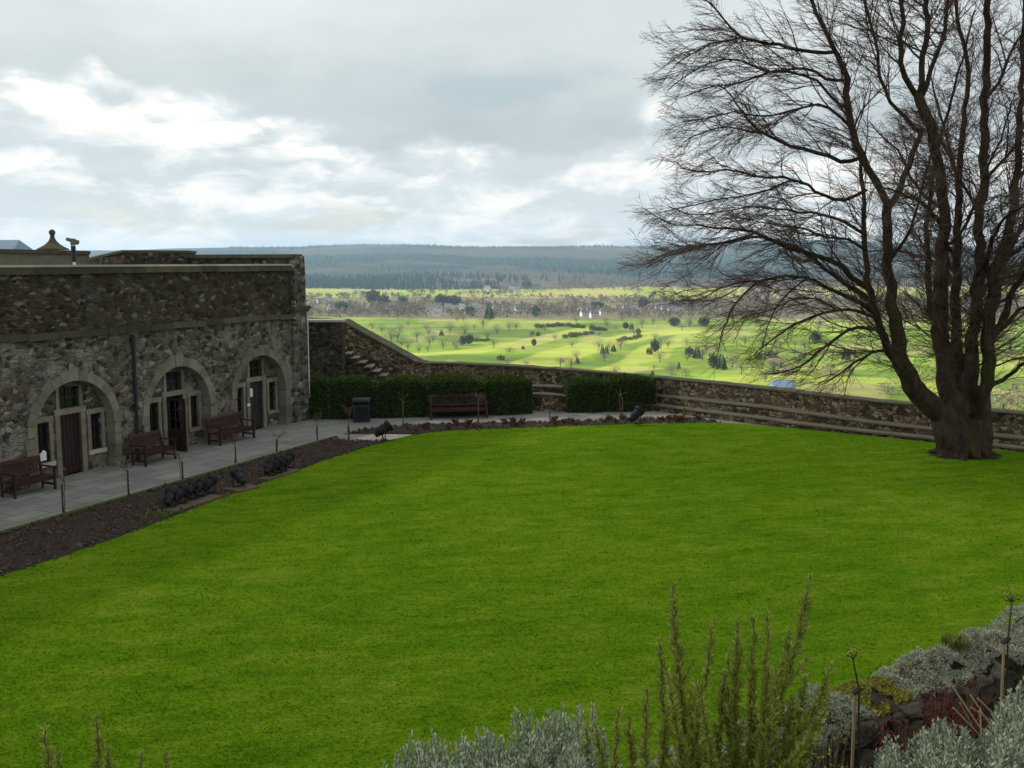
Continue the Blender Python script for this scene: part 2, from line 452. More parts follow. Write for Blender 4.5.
M['cushion'] = m_foliage('cushion_leaf', (.18, .21, .135), (.48, .485, .36), .85, .1, None, 3.0)
M['mossy'] = m_foliage('moss', (.13, .14, .02), (.34, .30, .06), .9, 0, None, 5)
M['berberis'] = m_foliage('dark_red_leaf', (.06, .008, .014), (.17, .02, .035), .6, .15)
M['tuft'] = m_foliage('grass_blade', (.07, .12, .02), (.22, .22, .06), .7, .2)
M['dry'] = m_plain('dry_stalk', (.36, .25, .13), .9)
M['lawn'] = m_lawn(); M['soil'] = m_soil('bed_soil'); M['verge'] = m_foliage('verge_grass', (.05, .075, .012), (.09, .11, .02), .9, 0, None, 6); M['paving'] = m_paving(); M['bark'] = m_bark()
M['twig'] = m_plain('twig_bark', (.090, .055, .042), .9, .25, 3)
M['land'] = m_vcol('land_cover')
M['conifer'] = m_foliage('conifer_needles', (.045, .075, .032), (.12, .16, .07), .8, 0, None, .15)
M['yew'] = m_foliage('broad_evergreen', (.055, .08, .036), (.15, .18, .08), .8, 0, None, .15)
M['bare'] = m_foliage('bare_twigs', (.19, .15, .11), (.32, .26, .19), .9, .1, None, .1)
M['gorse'] = m_foliage('gorse', (.075, .09, .025), (.19, .18, .07), .9, 0, None, .1)
M['woodbare'] = m_foliage('bare_wood', (.16, .125, .09), (.29, .235, .17), .9, 0, None, .01)
M['pine'] = m_foliage('pine_wood', (.016, .040, .026), (.040, .075, .050), .9, 0, None, .01)
M['trunkfar'] = m_plain('far_trunk', (.07, .055, .045), .9)
def m_cloud():
    m, k, b = newmat('cloud_vapour')
    b.inputs['Base Color'].default_value = (.85, .85, .86, 1); b.inputs['Roughness'].default_value = 1; b.inputs['Specular IOR Level'].default_value = 0
    g = k.n('ShaderNodeTexCoord').outputs['Object']; y = k.n('ShaderNodeSeparateXYZ', i_0=g).outputs[1]
    thin = k.m('ADD', .36, k.m('MULTIPLY', k.sstep(k.m('ADD', y, k.m('MULTIPLY', k.noise(g, .03, 4, .6), 30)), 45, 95), .16))     # made thinner towards the far lawn to let more sun through
    t = k.n('ShaderNodeBsdfTransparent'); mx = k.n('ShaderNodeMixShader', i_0=thin, i_1=b.outputs[0], i_2=t.outputs[0])
    out = [q for q in k.t.nodes if q.type == 'OUTPUT_MATERIAL'][0]; k.t.links.new(mx.outputs[0], out.inputs[0])
    return m
M['cloud'] = m_cloud()

# ------------------------------------------------------------------ land: rock, golf course, fields, hills (one sheet)
SK = [(-200, 252), (150, 251), (190, 250), (240, 248.3), (300, 248.0), (345, 246.8), (400, 246.0), (435, 246.6), (480, 248.6), (560, 248.3), (620, 248.2), (690, 247), (730, 243.8), (780, 241.5), (850, 242.5), (930, 247), (1024, 250), (1300, 253)]
def lerp(tab, x):
    if x <= tab[0][0]: return tab[0][1]
    for (a, p), (b, q) in zip(tab, tab[1:]):
        if x <= b: return p + (q - p) * (x - a) / (b - a)
    return tab[-1][1]
def sm(t): t = min(1, max(0, t)); return t * t * (3 - 2 * t)
def fbm(x, y, s, o=4): return noise.fractal(Vector((x / s, y / s, 7.3)), 1.0, 2.0, o)
PLAIN = -75.0
def land_z(x, y):
    r = math.hypot(x, y - 25)
    z = -1.2 + (PLAIN + 1.2) * sm((r - 30) / 205)
    if r > 300:
        z += 1.1 * fbm(x, y, 160, 3) * sm((r - 300) / 300)
        yy = max(y, 1)
        px = 512 + FPX * x / max(yy, abs(x) * .6)
        top = H + 6500 * math.tan(math.atan((261 - lerp(SK, px)) / FPX))
        t = (yy - 2650) / (6500 - 2650)
        rise = sm(t) ** 1.05
        z += (top - PLAIN) * rise + 22 * fbm(x + 900, y, 900, 5) * rise * (1 - .8 * rise)
        z += 9 * sm((yy - 1500) / 700) * (1 - .0 * rise) * (0.5 + fbm(x, y, 700, 3))
        if yy > 6500: z -= (yy - 6500) * .10
    return z
FAIR = [  # light mown strips, surveyed as picture points on the plain: centreline, half width in metres, tone
    ([(395, 356), (470, 352), (520, 345), (560, 334), (590, 328)], 17, 1),
    ([(520, 368), (560, 356), (600, 344), (640, 335), (690, 330)], 24, 1),
    ([(600, 374), (640, 362), (660, 346), (690, 336)], 17, 1),
    ([(690, 385), (740, 380), (800, 378), (880, 382), (960, 392)], 20, 1),
    ([(370, 327), (430, 325), (500, 322), (560, 324)], 30, 0),
    ([(600, 322), (680, 322), (760, 325), (860, 330)], 26, 0),
    ([(700, 345), (760, 341), (830, 338), (900, 342)], 22, 0),
    ([(520, 343), (545, 337), (575, 334)], 12, 2),
    ([(655, 364), (690, 358), (760, 352), (820, 352)], 14, 0),
    ([(560, 375), (620, 372), (650, 368)], 9, 2),
]
FAIRW = [([G(x, y, PLAIN) for x, y in c], w, t) for c, w, t in FAIR]
def segd(px, py, a, b):
    ax, ay = a.x, a.y; dx, dy = b.x - ax, b.y - ay
    t = max(0, min(1, ((px - ax) * dx + (py - ay) * dy) / (dx * dx + dy * dy)))
    return math.hypot(px - ax - dx * t, py - ay - dy * t)
C_ROUGH = (.125, .205, .024); C_FAIR = (.335, .385, .065); C_GREEN = (.20, .295, .028); C_TAN = (.36, .33, .12); C_SCRUB = (.11, .10, .05)
def mixc(a, b, t): return tuple(p + (q - p) * t for p, q in zip(a, b))
def land_col(x, y):
    r = math.hypot(x, y - 25)
    if r < 240: return mixc((.085, .10, .03), C_ROUGH, sm((r - 120) / 120))
    n = fbm(x, y, 110, 4); n2 = fbm(x + 500, y - 300, 420, 4)
    c = mixc(C_ROUGH, C_GREEN, sm(.5 + n)); c = mixc(c, C_TAN, .5 * sm((n2 - .12) * 4) * sm(.6 + n))
    c = mixc(c, (.10, .155, .02), .75 * sm((fbm(x * 1.0, y * .45, 60, 4) - .12) * 5)); c = mixc(c, (.34, .30, .12), .6 * sm((fbm(x + 77, y * .5, 45, 4) - .22) * 6))
    if y < 1500:
        w = 9 * n
        for pts, hw, t in FAIRW:
            d = min(segd(x + w, y + w, a, b) for a, b in zip(pts, pts[1:]))
            f = sm((hw - d) / 5 + .5)
            if f > 0: c = mixc(c, (C_GREEN, C_FAIR, C_TAN)[t], f * .9)
        d = math.hypot((x - FL[0]) / 60, (y - FL[1]) / 130)
    st_ = 1 + .30 * fbm(x * .30, y * .9, 30, 4) + .18 * n  # streaks painted in for fairway edges and the shade of trees
    c = tuple(q * st_ for q in c)
    e = y + 90 * n2 + 30 * n
    wood = (.17, .15, .075)
    c = mixc(c, wood, sm((e - 1425) / 40))
    fld = mixc((.27, .33, .05), (.36, .34, .10), sm(.5 + 3 * fbm(x, y * .6, 380, 2)))
    c = mixc(c, fld, sm((y + 60 * n2 - 2080) / 70))
    c = mixc(c, (.11, .088, .068), sm((y + 60 * n2 - 2850) / 60))
    hill = mixc((.022, .040, .030), (.075, .070, .048), sm(.45 + 2.2 * fbm(x * .7, y, 620, 5)))
    c = mixc(c, hill, sm((e - 3300) / 250))
    c = mixc(c, (.19, .18, .10),   .40 * sm((fbm(x + 3000, y * .8, 1100, 4) - .20) * 5) * sm((y - 5200) / 500))
    return c
FL = (60, 1050)
def build_land():
    A = [-86, -75, -65, -57, -50, -45, -41, -38, -35, -33] + [(-31 + 62 * i / 560) for i in range(561)] + [33, 35, 38, 41, 45, 50, 57, 65, 75, 86]
    D = [30, 38, 46, 54, 64, 76, 90, 105, 122, 142, 165, 190, 215, 240, 270, 300, 330, 360, 390, 420]
    d = 428.0
    while d < 8200: D.append(d); d *= 1.0075 if d < 1500 else 1.012
    D += [9000, 11500]
    vs = []; cs = []
    for a in A:
        ca, sa = math.sin(R(a)), math.cos(R(a))
        for q in D:
            x, y = ca * q, sa * q
            vs.append((x, y, land_z(x, y))); c = land_col(x, y); cs.extend((c[0], c[1], c[2], 1))
    n = len(D)
    fs = [(i * n + j, (i + 1) * n + j, (i + 1) * n + j + 1, i * n + j + 1) for i in range(len(A) - 1) for j in range(n - 1)]
    me = bpy.data.meshes.new('countryside'); me.from_pydata(vs, [], fs); me.update()
    at = me.attributes.new('Col', 'FLOAT_COLOR', 'POINT'); at.data.foreach_set('color', cs)
    me.polygons.foreach_set('use_smooth', [True] * len(me.polygons))
    me.materials.append(M['land'])
    o = bpy.data.objects.new('countryside_terrain', me); COL.objects.link(o); tag(o, kind='structure')
build_land()

# pale hill beyond the skyline
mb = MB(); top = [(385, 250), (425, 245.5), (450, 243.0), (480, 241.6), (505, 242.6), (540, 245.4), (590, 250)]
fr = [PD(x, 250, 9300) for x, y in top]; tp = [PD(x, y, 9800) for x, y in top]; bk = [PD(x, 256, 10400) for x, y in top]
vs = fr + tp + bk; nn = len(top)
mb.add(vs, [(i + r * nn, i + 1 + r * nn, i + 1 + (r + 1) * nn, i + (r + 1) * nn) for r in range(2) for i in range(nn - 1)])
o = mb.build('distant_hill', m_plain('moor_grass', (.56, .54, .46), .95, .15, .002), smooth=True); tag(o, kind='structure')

# the low cloud that shades the courtyard (unseen, set between it and the sun, out of the picture)
def build_cloud():
    bm = bmesh.new(); bmesh.ops.create_icosphere(bm, subdivisions=5, radius=1)
    for v in bm.verts:
        q = v.co.copy(); f = 1 + .22 * noise.fractal(q * 1.6, 1, 2, 5) + .06 * noise.fractal(q * 6, 1, 2, 3)
        v.co = Vector((q.x * 300 * f, q.y * 250 * f, (q.z * (105 if q.z > 0 else 40)) * f))
    me = bpy.data.meshes.new('cloud'); bm.to_mesh(me); bm.free(); me.materials.append(M['cloud'])
    me.polygons.foreach_set('use_smooth', [True] * len(me.polygons))
    o = bpy.data.objects.new('cloud', me); COL.objects.link(o); tag(o, kind='structure')
    o.location = Vector((-20, -40, 0)) + SUNV * 1150
build_cloud()

# haze
mb = MB(); mb.b2(-9500, 9500, -120, 11800, -420, 190)
hz = mb.build('haze', None); tag(hz, kind='stuff')
hm = bpy.data.materials.new('haze_air'); hm.use_nodes = True; hm.node_tree.nodes.clear(); k = NT(hm.node_tree)
pv = k.n('ShaderNodeVolumePrincipled'); pv.inputs['Color'].default_value = (.52, .76, 1.0, 1); pv.inputs['Density'].default_value = 8.5e-5
pv.inputs['Anisotropy'].default_value = .2
oo = k.n('ShaderNodeOutputMaterial'); k.t.links.new(pv.outputs[0], oo.inputs['Volume'])
hz.data.materials.append(hm)

# ------------------------------------------------------------------ courtyard ground
P2w = G(288, 424); P1w = G(122, 465)
UD = (P1w - P2w).normalized(); ND = Vector((-UD.y, UD.x, 0))
BROT = math.atan2(UD.y, UD.x)
def L2W(u, n, z=0): return P2w + UD * u + ND * n + Vector((0, 0, z))
def W2L(p): d = p - P2w; return d.dot(UD), d.dot(ND)
def sheet(name, poly, z, mat, thick=0.0, kind='structure', sub=0.0, amp=0.0):
    bm = bmesh.new()
    vs = [bm.verts.new((p[0], p[1], z)) for p in poly]
    f = bm.faces.new(vs)
    bmesh.ops.recalc_face_normals(bm, faces=bm.faces)
    if f.normal.z < 0: f.normal_flip()
    if thick:
        r = bmesh.ops.extrude_face_region(bm, geom=[f])
        for v in [e for e in r['geom'] if isinstance(e, bmesh.types.BMVert)]: v.co.z = z + 0
        for v in vs: v.co.z = z - thick
        bmesh.ops.recalc_face_normals(bm, faces=bm.faces)
    me = bpy.data.meshes.new(name); bm.to_mesh(me); bm.free(); me.materials.append(mat)
    o = bpy.data.objects.new(name, me); COL.objects.link(o)
    if kind: tag(o, kind=kind)
    return o

# boundary wall foot, surveyed: px, foot y, lower ledge y, upper ledge y, wall top y
BW = [(440, 404.5, 391, 384, 363.0), (500, 408.5, 393, 385.5, 365.7), (550, 411.5, 394, 386, 368.6), (605, 411.5, 399, 390.5, 372.2), (655, 411, 404.5, 395.3, 377.5), (700, 417, 410.5, 400.8, 383),
      (755, 424, 417, 406.5, 388.8), (800, 430, 423.5, 413, 394.2), (865, 436.5, 431, 422, 401), (932, 443.5, 438, 429.5, 406.8), (1024, 453.5, 448.3, 438.5, 414), (1120, 464, 458.6, 448, 421.5), (1300, 484, 478, 467, 436)]
foot = [G(b[0], b[1]) for b in BW]
nrm = []
for i in range(len(foot)):
    d = (foot[min(i + 1, len(foot) - 1)] - foot[max(i - 1, 0)]).normalized(); nrm.append(Vector((-d.y, d.x, 0)))   # away from the lawn
lo0 = foot; up0 = [f + n * .55 for f, n in zip(foot, nrm)]; wl0 = [f + n * 1.15 for f, n in zip(foot, nrm)]; wl1 = [f + n * 1.85 for f, n in zip(foot, nrm)]
zlo = [zat(p.y, b[2]) for p, b in zip(lo0, BW)]; zup = [zat(p.y, b[3]) for p, b in zip(up0, BW)]; zwt = [zat(p.y, b[4]) for p, b in zip(wl0, BW)]

lawn_top = [G(x, y) for x, y in [(0, 578), (60, 560), (130, 535), (200, 508), (270, 482), (330, 460), (372, 446.5), (392, 441), (412, 436.5), (450, 431.5), (500, 429.5), (545, 428), (600, 426), (650, 424.2), (700, 423.4), (728, 424.2), (757, 426.5)]]
lawn_poly = [L2W(26, 6.9)] + lawn_top + [f - n * .05 for f, n in zip(foot[7:], nrm[7:])] + [Vector((30, 10, 0)), Vector((20, -4, 0)), Vector((-12, -6, 0))]
ground_poly = [L2W(30, -12), L2W(-14, -12), L2W(-16, 0), wl1[0] + Vector((-8, 3, 0)), *[w - n * .2 for w, n in zip(wl1, nrm)], Vector((34, 8, 0)), Vector((30, -12, 0)), Vector((-16, -14, 0))]
sheet('courtyard_ground', ground_poly, -.03, M['soil'])
pv_poly = [L2W(26, -.5), L2W(-6, -.5), L2W(-12, 3), foot[0] + Vector((-2, .5, 0)), *[f + n * .3 for f, n in zip(foot[:8], nrm[:8])], G(800, 432), G(757, 429), G(700, 426), G(600, 428.5), G(450, 436), G(420, 441), G(345, 455), L2W(4, 3.9), L2W(26, 3.9)]
sheet('flagstone_path', pv_poly, 0.0, M['paving'])
# flower beds
def soil_bed(name, poly, z):
    """raked soil with real lumps"""
    bm = bmesh.new(); f = bm.faces.new([bm.verts.new((p[0], p[1], z)) for p in poly])
    bmesh.ops.triangulate(bm, faces=[f])
    for _ in range(6):
        es = [e for e in bm.edges if e.calc_length() > .45]
        if not es: break
        bmesh.ops.subdivide_edges(bm, edges=es, cuts=1); bmesh.ops.triangulate(bm, faces=bm.faces[:])
    for v in bm.verts:
        if not v.is_boundary: v.co.z += max(-.01, .06 + .07 * noise.fractal(v.co * 2.3, 1, 2, 4))
    bmesh.ops.recalc_face_normals(bm, faces=bm.faces)
    me = bpy.data.meshes.new(name); bm.to_mesh(me); bm.free(); me.materials.append(M['soil'])
    me.polygons.foreach_set('use_smooth', [True] * len(me.polygons))
    o = bpy.data.objects.new(name, me); COL.objects.link(o); tag(o, kind='structure'); return o
bed1 = [L2W(26, 3.55), L2W(12, 3.55), L2W(4, 3.55), L2W(2.2, 3.6), G(350, 441), G(372, 441.5), G(398, 441), G(372, 447.5), G(330, 461), G(270, 483), G(200, 509), G(130, 536), G(60, 561), G(0, 579.5), L2W(26, 7.0)]
soil_bed('flower_bed', bed1, .006)
bed2 = [G(342, 434), G(361, 430.5), G(405, 426.5), G(440, 425), G(468, 424.2), G(538, 423), G(580, 421.5), G(658, 418.5), G(690, 418.8), G(712, 421.5), G(725, 424.5), G(700, 424.2), G(650, 425), G(600, 426.8), G(545, 428.8), G(500, 430.3), G(450, 432.3), G(412, 435)]
soil_bed('back_flower_bed', bed2, .006)
# turf
mb = MB()
sheet('grass_verge', [L2W(26, 3.36), L2W(3, 3.36), L2W(1.6, 3.40), L2W(1.8, 3.52), L2W(3, 3.52), L2W(26, 3.52)], .045, M['verge'], .05)
sheet('lawn', lawn_poly, .055, M['lawn'], .065)
M['blade'] = m_lawn('lawn_blades', True)
def inside(poly, X, Y):
    ins = np.zeros(len(X), bool); n = len(poly)
    for i in range(n):
        x1, y1 = poly[i][0], poly[i][1]; x2, y2 = poly[(i + 1) % n][0], poly[(i + 1) % n][1]
        if abs(y1 - y2) < 1e-9: continue
        cr = ((y1 > Y) != (y2 > Y)) & (X < (x2 - x1) * (Y - y1) / (y2 - y1) + x1); ins ^= cr
    return ins
def lawn_blades(n):
    """short mown blades, thickest where they show largest"""
    rg = np.random.default_rng(3)
    Y = 10.5 * (42 / 10.5) ** rg.random(n); X = (rg.random(n) * 1.3 - .65) * Y
    k_ = inside([(p[0], p[1]) for p in lawn_poly], X, Y); X, Y = X[k_], Y[k_]; n = len(X)
    a = rg.random(n) * 6.283; sc = .6 + .8 * rg.random(n); l = .045 * sc; w = .011 * sc * (.6 + Y / 26); t = .12 + .5 * rg.random(n)
    P0 = np.stack([X, Y, np.full(n, .054)], 1); D = np.stack([np.cos(a) * (1 - t * .6), np.sin(a) * (1 - t * .6), t], 1) * l[:, None]; Sd = np.stack([-np.sin(a), np.cos(a), np.zeros(n)], 1) * w[:, None] * .5
    V = np.stack([P0 - Sd * .6, P0 + Sd * .6, P0 + D * .6 + Sd, P0 + D, P0 + D * .6 - Sd], 1).reshape(-1, 3)
    me = bpy.data.meshes.new('lawn_grass'); me.vertices.add(len(V)); me.vertices.foreach_set('co', V.ravel())
    me.loops.add(5 * n); me.loops.foreach_set('vertex_index', np.arange(5 * n, dtype=np.int32)); me.polygons.add(n)
    me.polygons.foreach_set('loop_start', np.arange(0, 5 * n, 5, dtype=np.int32)); me.update(calc_edges=True); me.validate()
    me.materials.append(M['blade']); o = bpy.data.objects.new('lawn_grass', me); COL.objects.link(o); tag(o, kind='stuff')
lawn_blades(360000)
def clods(name, poly, n, s0, s1):
    """crumbs of earth lying on the raked beds"""
    mb = MB(); xs = [p[0] for p in poly]; ys = [p[1] for p in poly]; c = 0
    while c < n:
        x, y = U(min(xs), max(xs)), U(min(ys), max(ys))
        if not inside([(p[0], p[1]) for p in poly], np.array([x]), np.array([y]))[0]: continue
        c += 1; s_ = U(s0, s1) * (2.0 if rnd() < .06 else 1); z = .07
        mb.add([(x + s_ * U(.6, 1.2), y, z), (x, y + s_ * U(.6, 1.2), z), (x - s_ * U(.6, 1.2), y, z), (x, y - s_ * U(.6, 1.2), z), (x + U(-.3, .3) * s_, y, z + s_ * U(.5, 1.1)), (x, y, z - s_)], [(0, 1, 4), (1, 2, 4), (2, 3, 4), (3, 0, 4), (1, 0, 5), (2, 1, 5), (3, 2, 5), (0, 3, 5)])
    o = mb.build(name, M['clod']); tag(o, kind='stuff')
M['clod'] = m_foliage('earth_crumbs', (.018, .014, .011), (.12, .096, .078), 1.0, 0, None, 3)
clods('soil_crumbs', bed1, 5200, .018, .052); clods('soil_crumbs', bed2, 1300, .03, .08)

# ------------------------------------------------------------------ boundary wall with its two ledges
def strip(mb, a, b, z0, z1):
    """solid of quads between plan polylines a and b, from z0[i] to z1[i]"""
    n = len(a); vs = []
    for i in range(n):
        vs += [(a[i].x, a[i].y, z0[i]), (b[i].x, b[i].y, z0[i]), (b[i].x, b[i].y, z1[i]), (a[i].x, a[i].y, z1[i])]
    fs = [(3, 2, 1, 0)]
    for i in range(n - 1):
        for j in range(4):
            q = (j + 1) % 4; fs.append((i * 4 + j, i * 4 + q, i * 4 + 4 + q, i * 4 + 4 + j))
    fs.append(tuple((n - 1) * 4 + j for j in range(4)))
    mb.add(vs, fs)
def fine(pts, k=6):
    out = []
    for i in range(len(pts) - 1):
        for j in range(k): out.append(pts[i].lerp(pts[i + 1], j / k) if isinstance(pts[i], Vector) else pts[i] + (pts[i + 1] - pts[i]) * j / k)
    out.append(pts[-1]); return out
wall = empty('garden_wall', wl0[6], 0, 'long low rubble garden wall with two stone ledges, between lawn and golf course', 'wall')
def rel(pts): return [p - wl0[6] for p in pts]
# stretch of wall that climbs with the stair
dl = (wl0[0] - wl0[2]).normalized()
def along(px):                             # where the wall line, carried on leftward, is seen at column px
    k_ = (px - 512) / (FPX / math.cos(TH) if False else FPX)
    # X = k * (depth along view axis); solve numerically
    lo, hi = 0.0, 14.0
    for _ in range(50):
        m_ = (lo + hi) / 2; p = wl0[0] + dl * m_
        d = p - EYE; q = 512 + FPX * d.x / d.dot(FW)
        if q > px: lo = m_
        else: hi = m_
    return wl0[0] + dl * lo
sA, sB, sC = along(424), along(416), along(343); sD = along(300)
n0_ = Vector((-dl.y, dl.x, 0)); n0_ = n0_ if n0_.y > 0 else -n0_
zS = [zat(sD.y, 318), zat(sC.y, 320), zat(sB.y, 361.0), zat(sA.y, 362.6)]
Wp = [sD, sC, sB, sA] + wl0; Wz = zS + zwt
Wb = [p + n0_ * .7 for p in (sD, sC, sB, sA)] + wl1
mb = MB(); fa, fb, fz = fine(rel(Wp)), fine(rel(Wb)), fine(Wz)
strip(mb, fa, fb, [-3.0] * len(fa), [z - .07 + .02 * noise.noise(Vector((i * .7, 3, 1))) for i, z in enumerate(fz)])
mb.build('wall', M['rubble_garden'], wall)
mb = MB(); ca = [p - n * .04 for p, n in zip(rel(Wp), [n0_] * 4 + nrm)]; cb = [p + n * .04 for p, n in zip(rel(Wb), [n0_] * 4 + nrm)]
ca, cb = fine(ca), fine(cb)
strip(mb, ca, cb, [z - .06 for z in fz], [z + .035 * noise.noise(Vector((i * .9, 1, 5))) for i, z in enumerate(fz)])
mb.build('coping', M['coping'], wall)
mb = MB(); strip(mb, fine(rel(up0)), fine(rel(wl0)), [0.0] * len(fine(up0)), [z - .06 for z in fine(zup)]); mb.build('upper_step', M['rubble_garden'], wall)
mb = MB(); strip(mb, fine([p - n * .04 for p, n in zip(rel(up0), nrm)]), fine([p - n * .004 for p, n in zip(rel(wl0), nrm)]), [z - .058 for z in fine(zup)], fine(zup)); mb.build('upper_tread', M['ledge'], wall)
mb = MB(); strip(mb, fine(rel(lo0)), fine([p - n * .004 for p, n in zip(rel(up0), nrm)]), [0.0] * len(fine(up0)), [z - .06 for z in fine(zlo)]); mb.build('lower_step', M['rubble_garden'], wall)
mb = MB(); strip(mb, fine([p - n * .04 for p, n in zip(rel(lo0), nrm)]), fine([p - n * .045 for p, n in zip(rel(up0), nrm)]), [z - .058 for z in fine(zlo)], fine(zlo)); mb.build('lower_tread', M['ledge'], wall)

# stair up to the battery, its near wall and its handrail
st = empty('stone_stair', (-7.9, 46.6, 0), 0, 'stone stair climbing behind the hedge up to the battery terrace', 'stair')
mb = MB(); mt = MB()
x0 = G(345, 384).x * 0 + PD(344, 353, 46.6).x + 7.9
for i in range(-8, 10):
    z = zat(46.6, 353) - i * .205
    if z < .1: break
    x = x0 + i * .335
    mb.b2(x, x + .335, -.2, .9, 0, z - .05)
    mt.b2(x - .03, x + .335, -.24, .9, z - .048, z)
mb.build('steps', M['rubble_dark'], st); mt.build('treads', m_stone('stair_tread_stone', (.30, .275, .22), .4, .2), st)
mb = MB(); rp = [PD(351, 331, sC.y - 1.1), PD(397, 367.6, sB.y - .6), PD(411, 369.5, sB.y - .5), PD(428, 363.2, sA.y - .25)]
mb.tube([p - Vector((-7.9, 46.6, 0)) for p in rp], .028, 6); mb.build('handrail', M['wood_stake'], st)
fw = empty('stair_side_wall', (-8.6, 45.4, 0), 0, 'short dark rubble wall with pale coping beside the foot of the stair', 'wall')
xl, xr = PD(296, 340, 45.4).x + 8.6, PD(342, 340, 45.4).x + 8.6; zt = zat(45.4, 320)
mb = MB(); mb.b2(xl - 3, xr, 0, .8, 0, zt - .1); mb.b2(xr - .55, xr + .003, -.02, .803, 0, zt - .16)
mb.build('wall', M['rubble_dark'], fw)
mb = MB(); mb.b2(xl - 3.1, xr + .06, -.07, .87, zt - .098, zt); mb.build('coping', M['coping_pale'], fw)

# ------------------------------------------------------------------ the vaulted range with three arches
BLD = empty('arched_stone_range', P2w, BROT, 'long dark stone range with three arched bays and a parapet walk above', 'building')
UE, U1 = -1.32, 26.0                        # far end, near end (beyond the picture)
ZS, ZT = 4.25, 6.33                         # string course, parapet top
ARC = [(1.62, 1.50, 1.42), (6.08, 1.51, 1.42), (10.58, 1.51, 1.42), (15.1, 1.5, 1.42), (19.6, 1.5, 1.42)]
REC = .34
mb = MB()
edges = UE
def fquad(mb, pts): mb.add(pts, [tuple(range(len(pts)))])
NA = 24
for c, r, sp in sorted(ARC):
    fquad(mb, [(edges, 0, 0), (c - r, 0, 0), (c - r, 0, ZS), (edges, 0, ZS)]); edges = c + r
    arc = [(c - r * math.cos(math.pi * i / NA), sp + r * math.sin(math.pi * i / NA)) for i in range(NA + 1)]
    for (a, za), (b, zb) in zip(arc, arc[1:]):
        fquad(mb, [(a, 0, za), (b, 0, zb), (b, 0, ZS), (a, 0, ZS)])
        fquad(mb, [(a, 0, za), (a, -REC, za), (b, -REC, zb), (b, 0, zb)])
    for s in (-1, 1):
        fquad(mb, [(c + s * r, 0, 0), (c + s * r, -REC, 0), (c + s * r, -REC, sp), (c + s * r, 0, sp)])
fquad(mb, [(edges, 0, 0), (U1, 0, 0), (U1, 0, ZS), (edges, 0, ZS)])
mb.add([(UE, 0, 0), (UE, -9, 0), (UE, -9, ZS), (UE, 0, ZS), (U1, 0, 0), (U1, -9, 0), (U1, -9, ZS), (U1, 0, ZS)], [(0, 1, 2, 3), (4, 5, 6, 7), (1, 5, 6, 2), (3, 2, 6, 7)])
mb.build('wall', M['rubble_low'], BLD)
mb = MB(); mb.b2(UE, U1, -.58, -.03, ZS + .16, ZT - .21)
mb.build('parapet', M['rubble_up'], BLD)
mb = MB(); mb.b2(UE + .4, U1, -9, -.585, 4.7, 5.0); mb.build('terrace_floor', M['paving'], BLD)
mb = MB()
u = UE + .95
while u < U1:                               # string course and coping in separate worn lengths
    l = U(.6, 1.2); dz = U(-.035, .035)
    mb.box((u + l / 2, -.03, ZS + .08 + dz), (l - .012, .36 + U(-.03, .03), .19)); u += l
mb.build('string_course', M['coping'], BLD)
mb = MB(); u = UE + .9
while u < U1:
    l = U(.9, 1.4); dz = U(-.008, .008)
    mb.box((u + l / 2, -.29, ZT - .11 + dz), (l - .01, .74, .20)); u += l
mb.build('coping', M['coping'], BLD)
mb = MB(); u = UE + .9
while u < U1:
    l = U(.9, 1.4); mb.box((u + l / 2, -.29, ZT + .022), (l - .01, .79, .06)); u += l
mb.build('coping_cap', M['coping_pale'], BLD)
# corner pier, stepped
mb = MB()
mb.box((-.86, -.03, 2.25), (.94, .28, 4.5)); mb.box((-1.06, .0, 2.25), (.42, .30, 4.494))
mb.box((-.86, -.02, 5.45), (.78, .30, 1.52)); mb.box((-1.02, -.05, 6.45), (.42, .32, .50))
mb.add([(-1.25, .13, 6.2), (-.47, .13, 6.2), (-.81, .11, 6.70), (-1.23, .11, 6.70), (-1.25, -.17, 6.2), (-.47, -.17, 6.2), (-.81, -.2, 6.70), (-1.23, -.2, 6.70)], [(0, 1, 2, 3), (7, 6, 5, 4), (0, 3, 7, 4), (1, 5, 6, 2), (2, 6, 7, 3), (0, 4, 5, 1)])
mb.build('corner_pier', M['rubble_low'], BLD)
mb = MB(); mb.box((-.88, .0, 4.62), (1.16, .46, .14)); mb.box((-.88, -.01, 4.50), (1.04, .38, .10)); mb.build('pier_moulding', M['coping'], BLD)
# arch surrounds, back walls, doors and windows
def rect_wall(mb, x0, x1, z0, z1, holes, y, dep):
    xs = sorted({x0, x1, *[h[0] for h in holes], *[h[1] for h in holes]}); zs = sorted({z0, z1, *[h[2] for h in holes], *[h[3] for h in holes]})
    for a, b in zip(xs, xs[1:]):
        for c, d in zip(zs, zs[1:]):
            mx, mz = (a + b) / 2, (c + d) / 2
            if any(h[0] < mx < h[1] and h[2] < mz < h[3] for h in holes): continue
            fquad(mb, [(a, y, c), (b, y, c), (b, y, d), (a, y, d)])
    for a, b, c, d in holes:
        fquad(mb, [(a, y, c), (a, y - dep, c), (a, y - dep, d), (a, y, d)]); fquad(mb, [(b, y, c), (b, y - dep, c), (b, y - dep, d), (b, y, d)])
        fquad(mb, [(a, y, d), (a, y - dep, d), (b, y - dep, d), (b, y, d)]); fquad(mb, [(a, y, c), (a, y - dep, c), (b, y - dep, c), (b, y, c)])
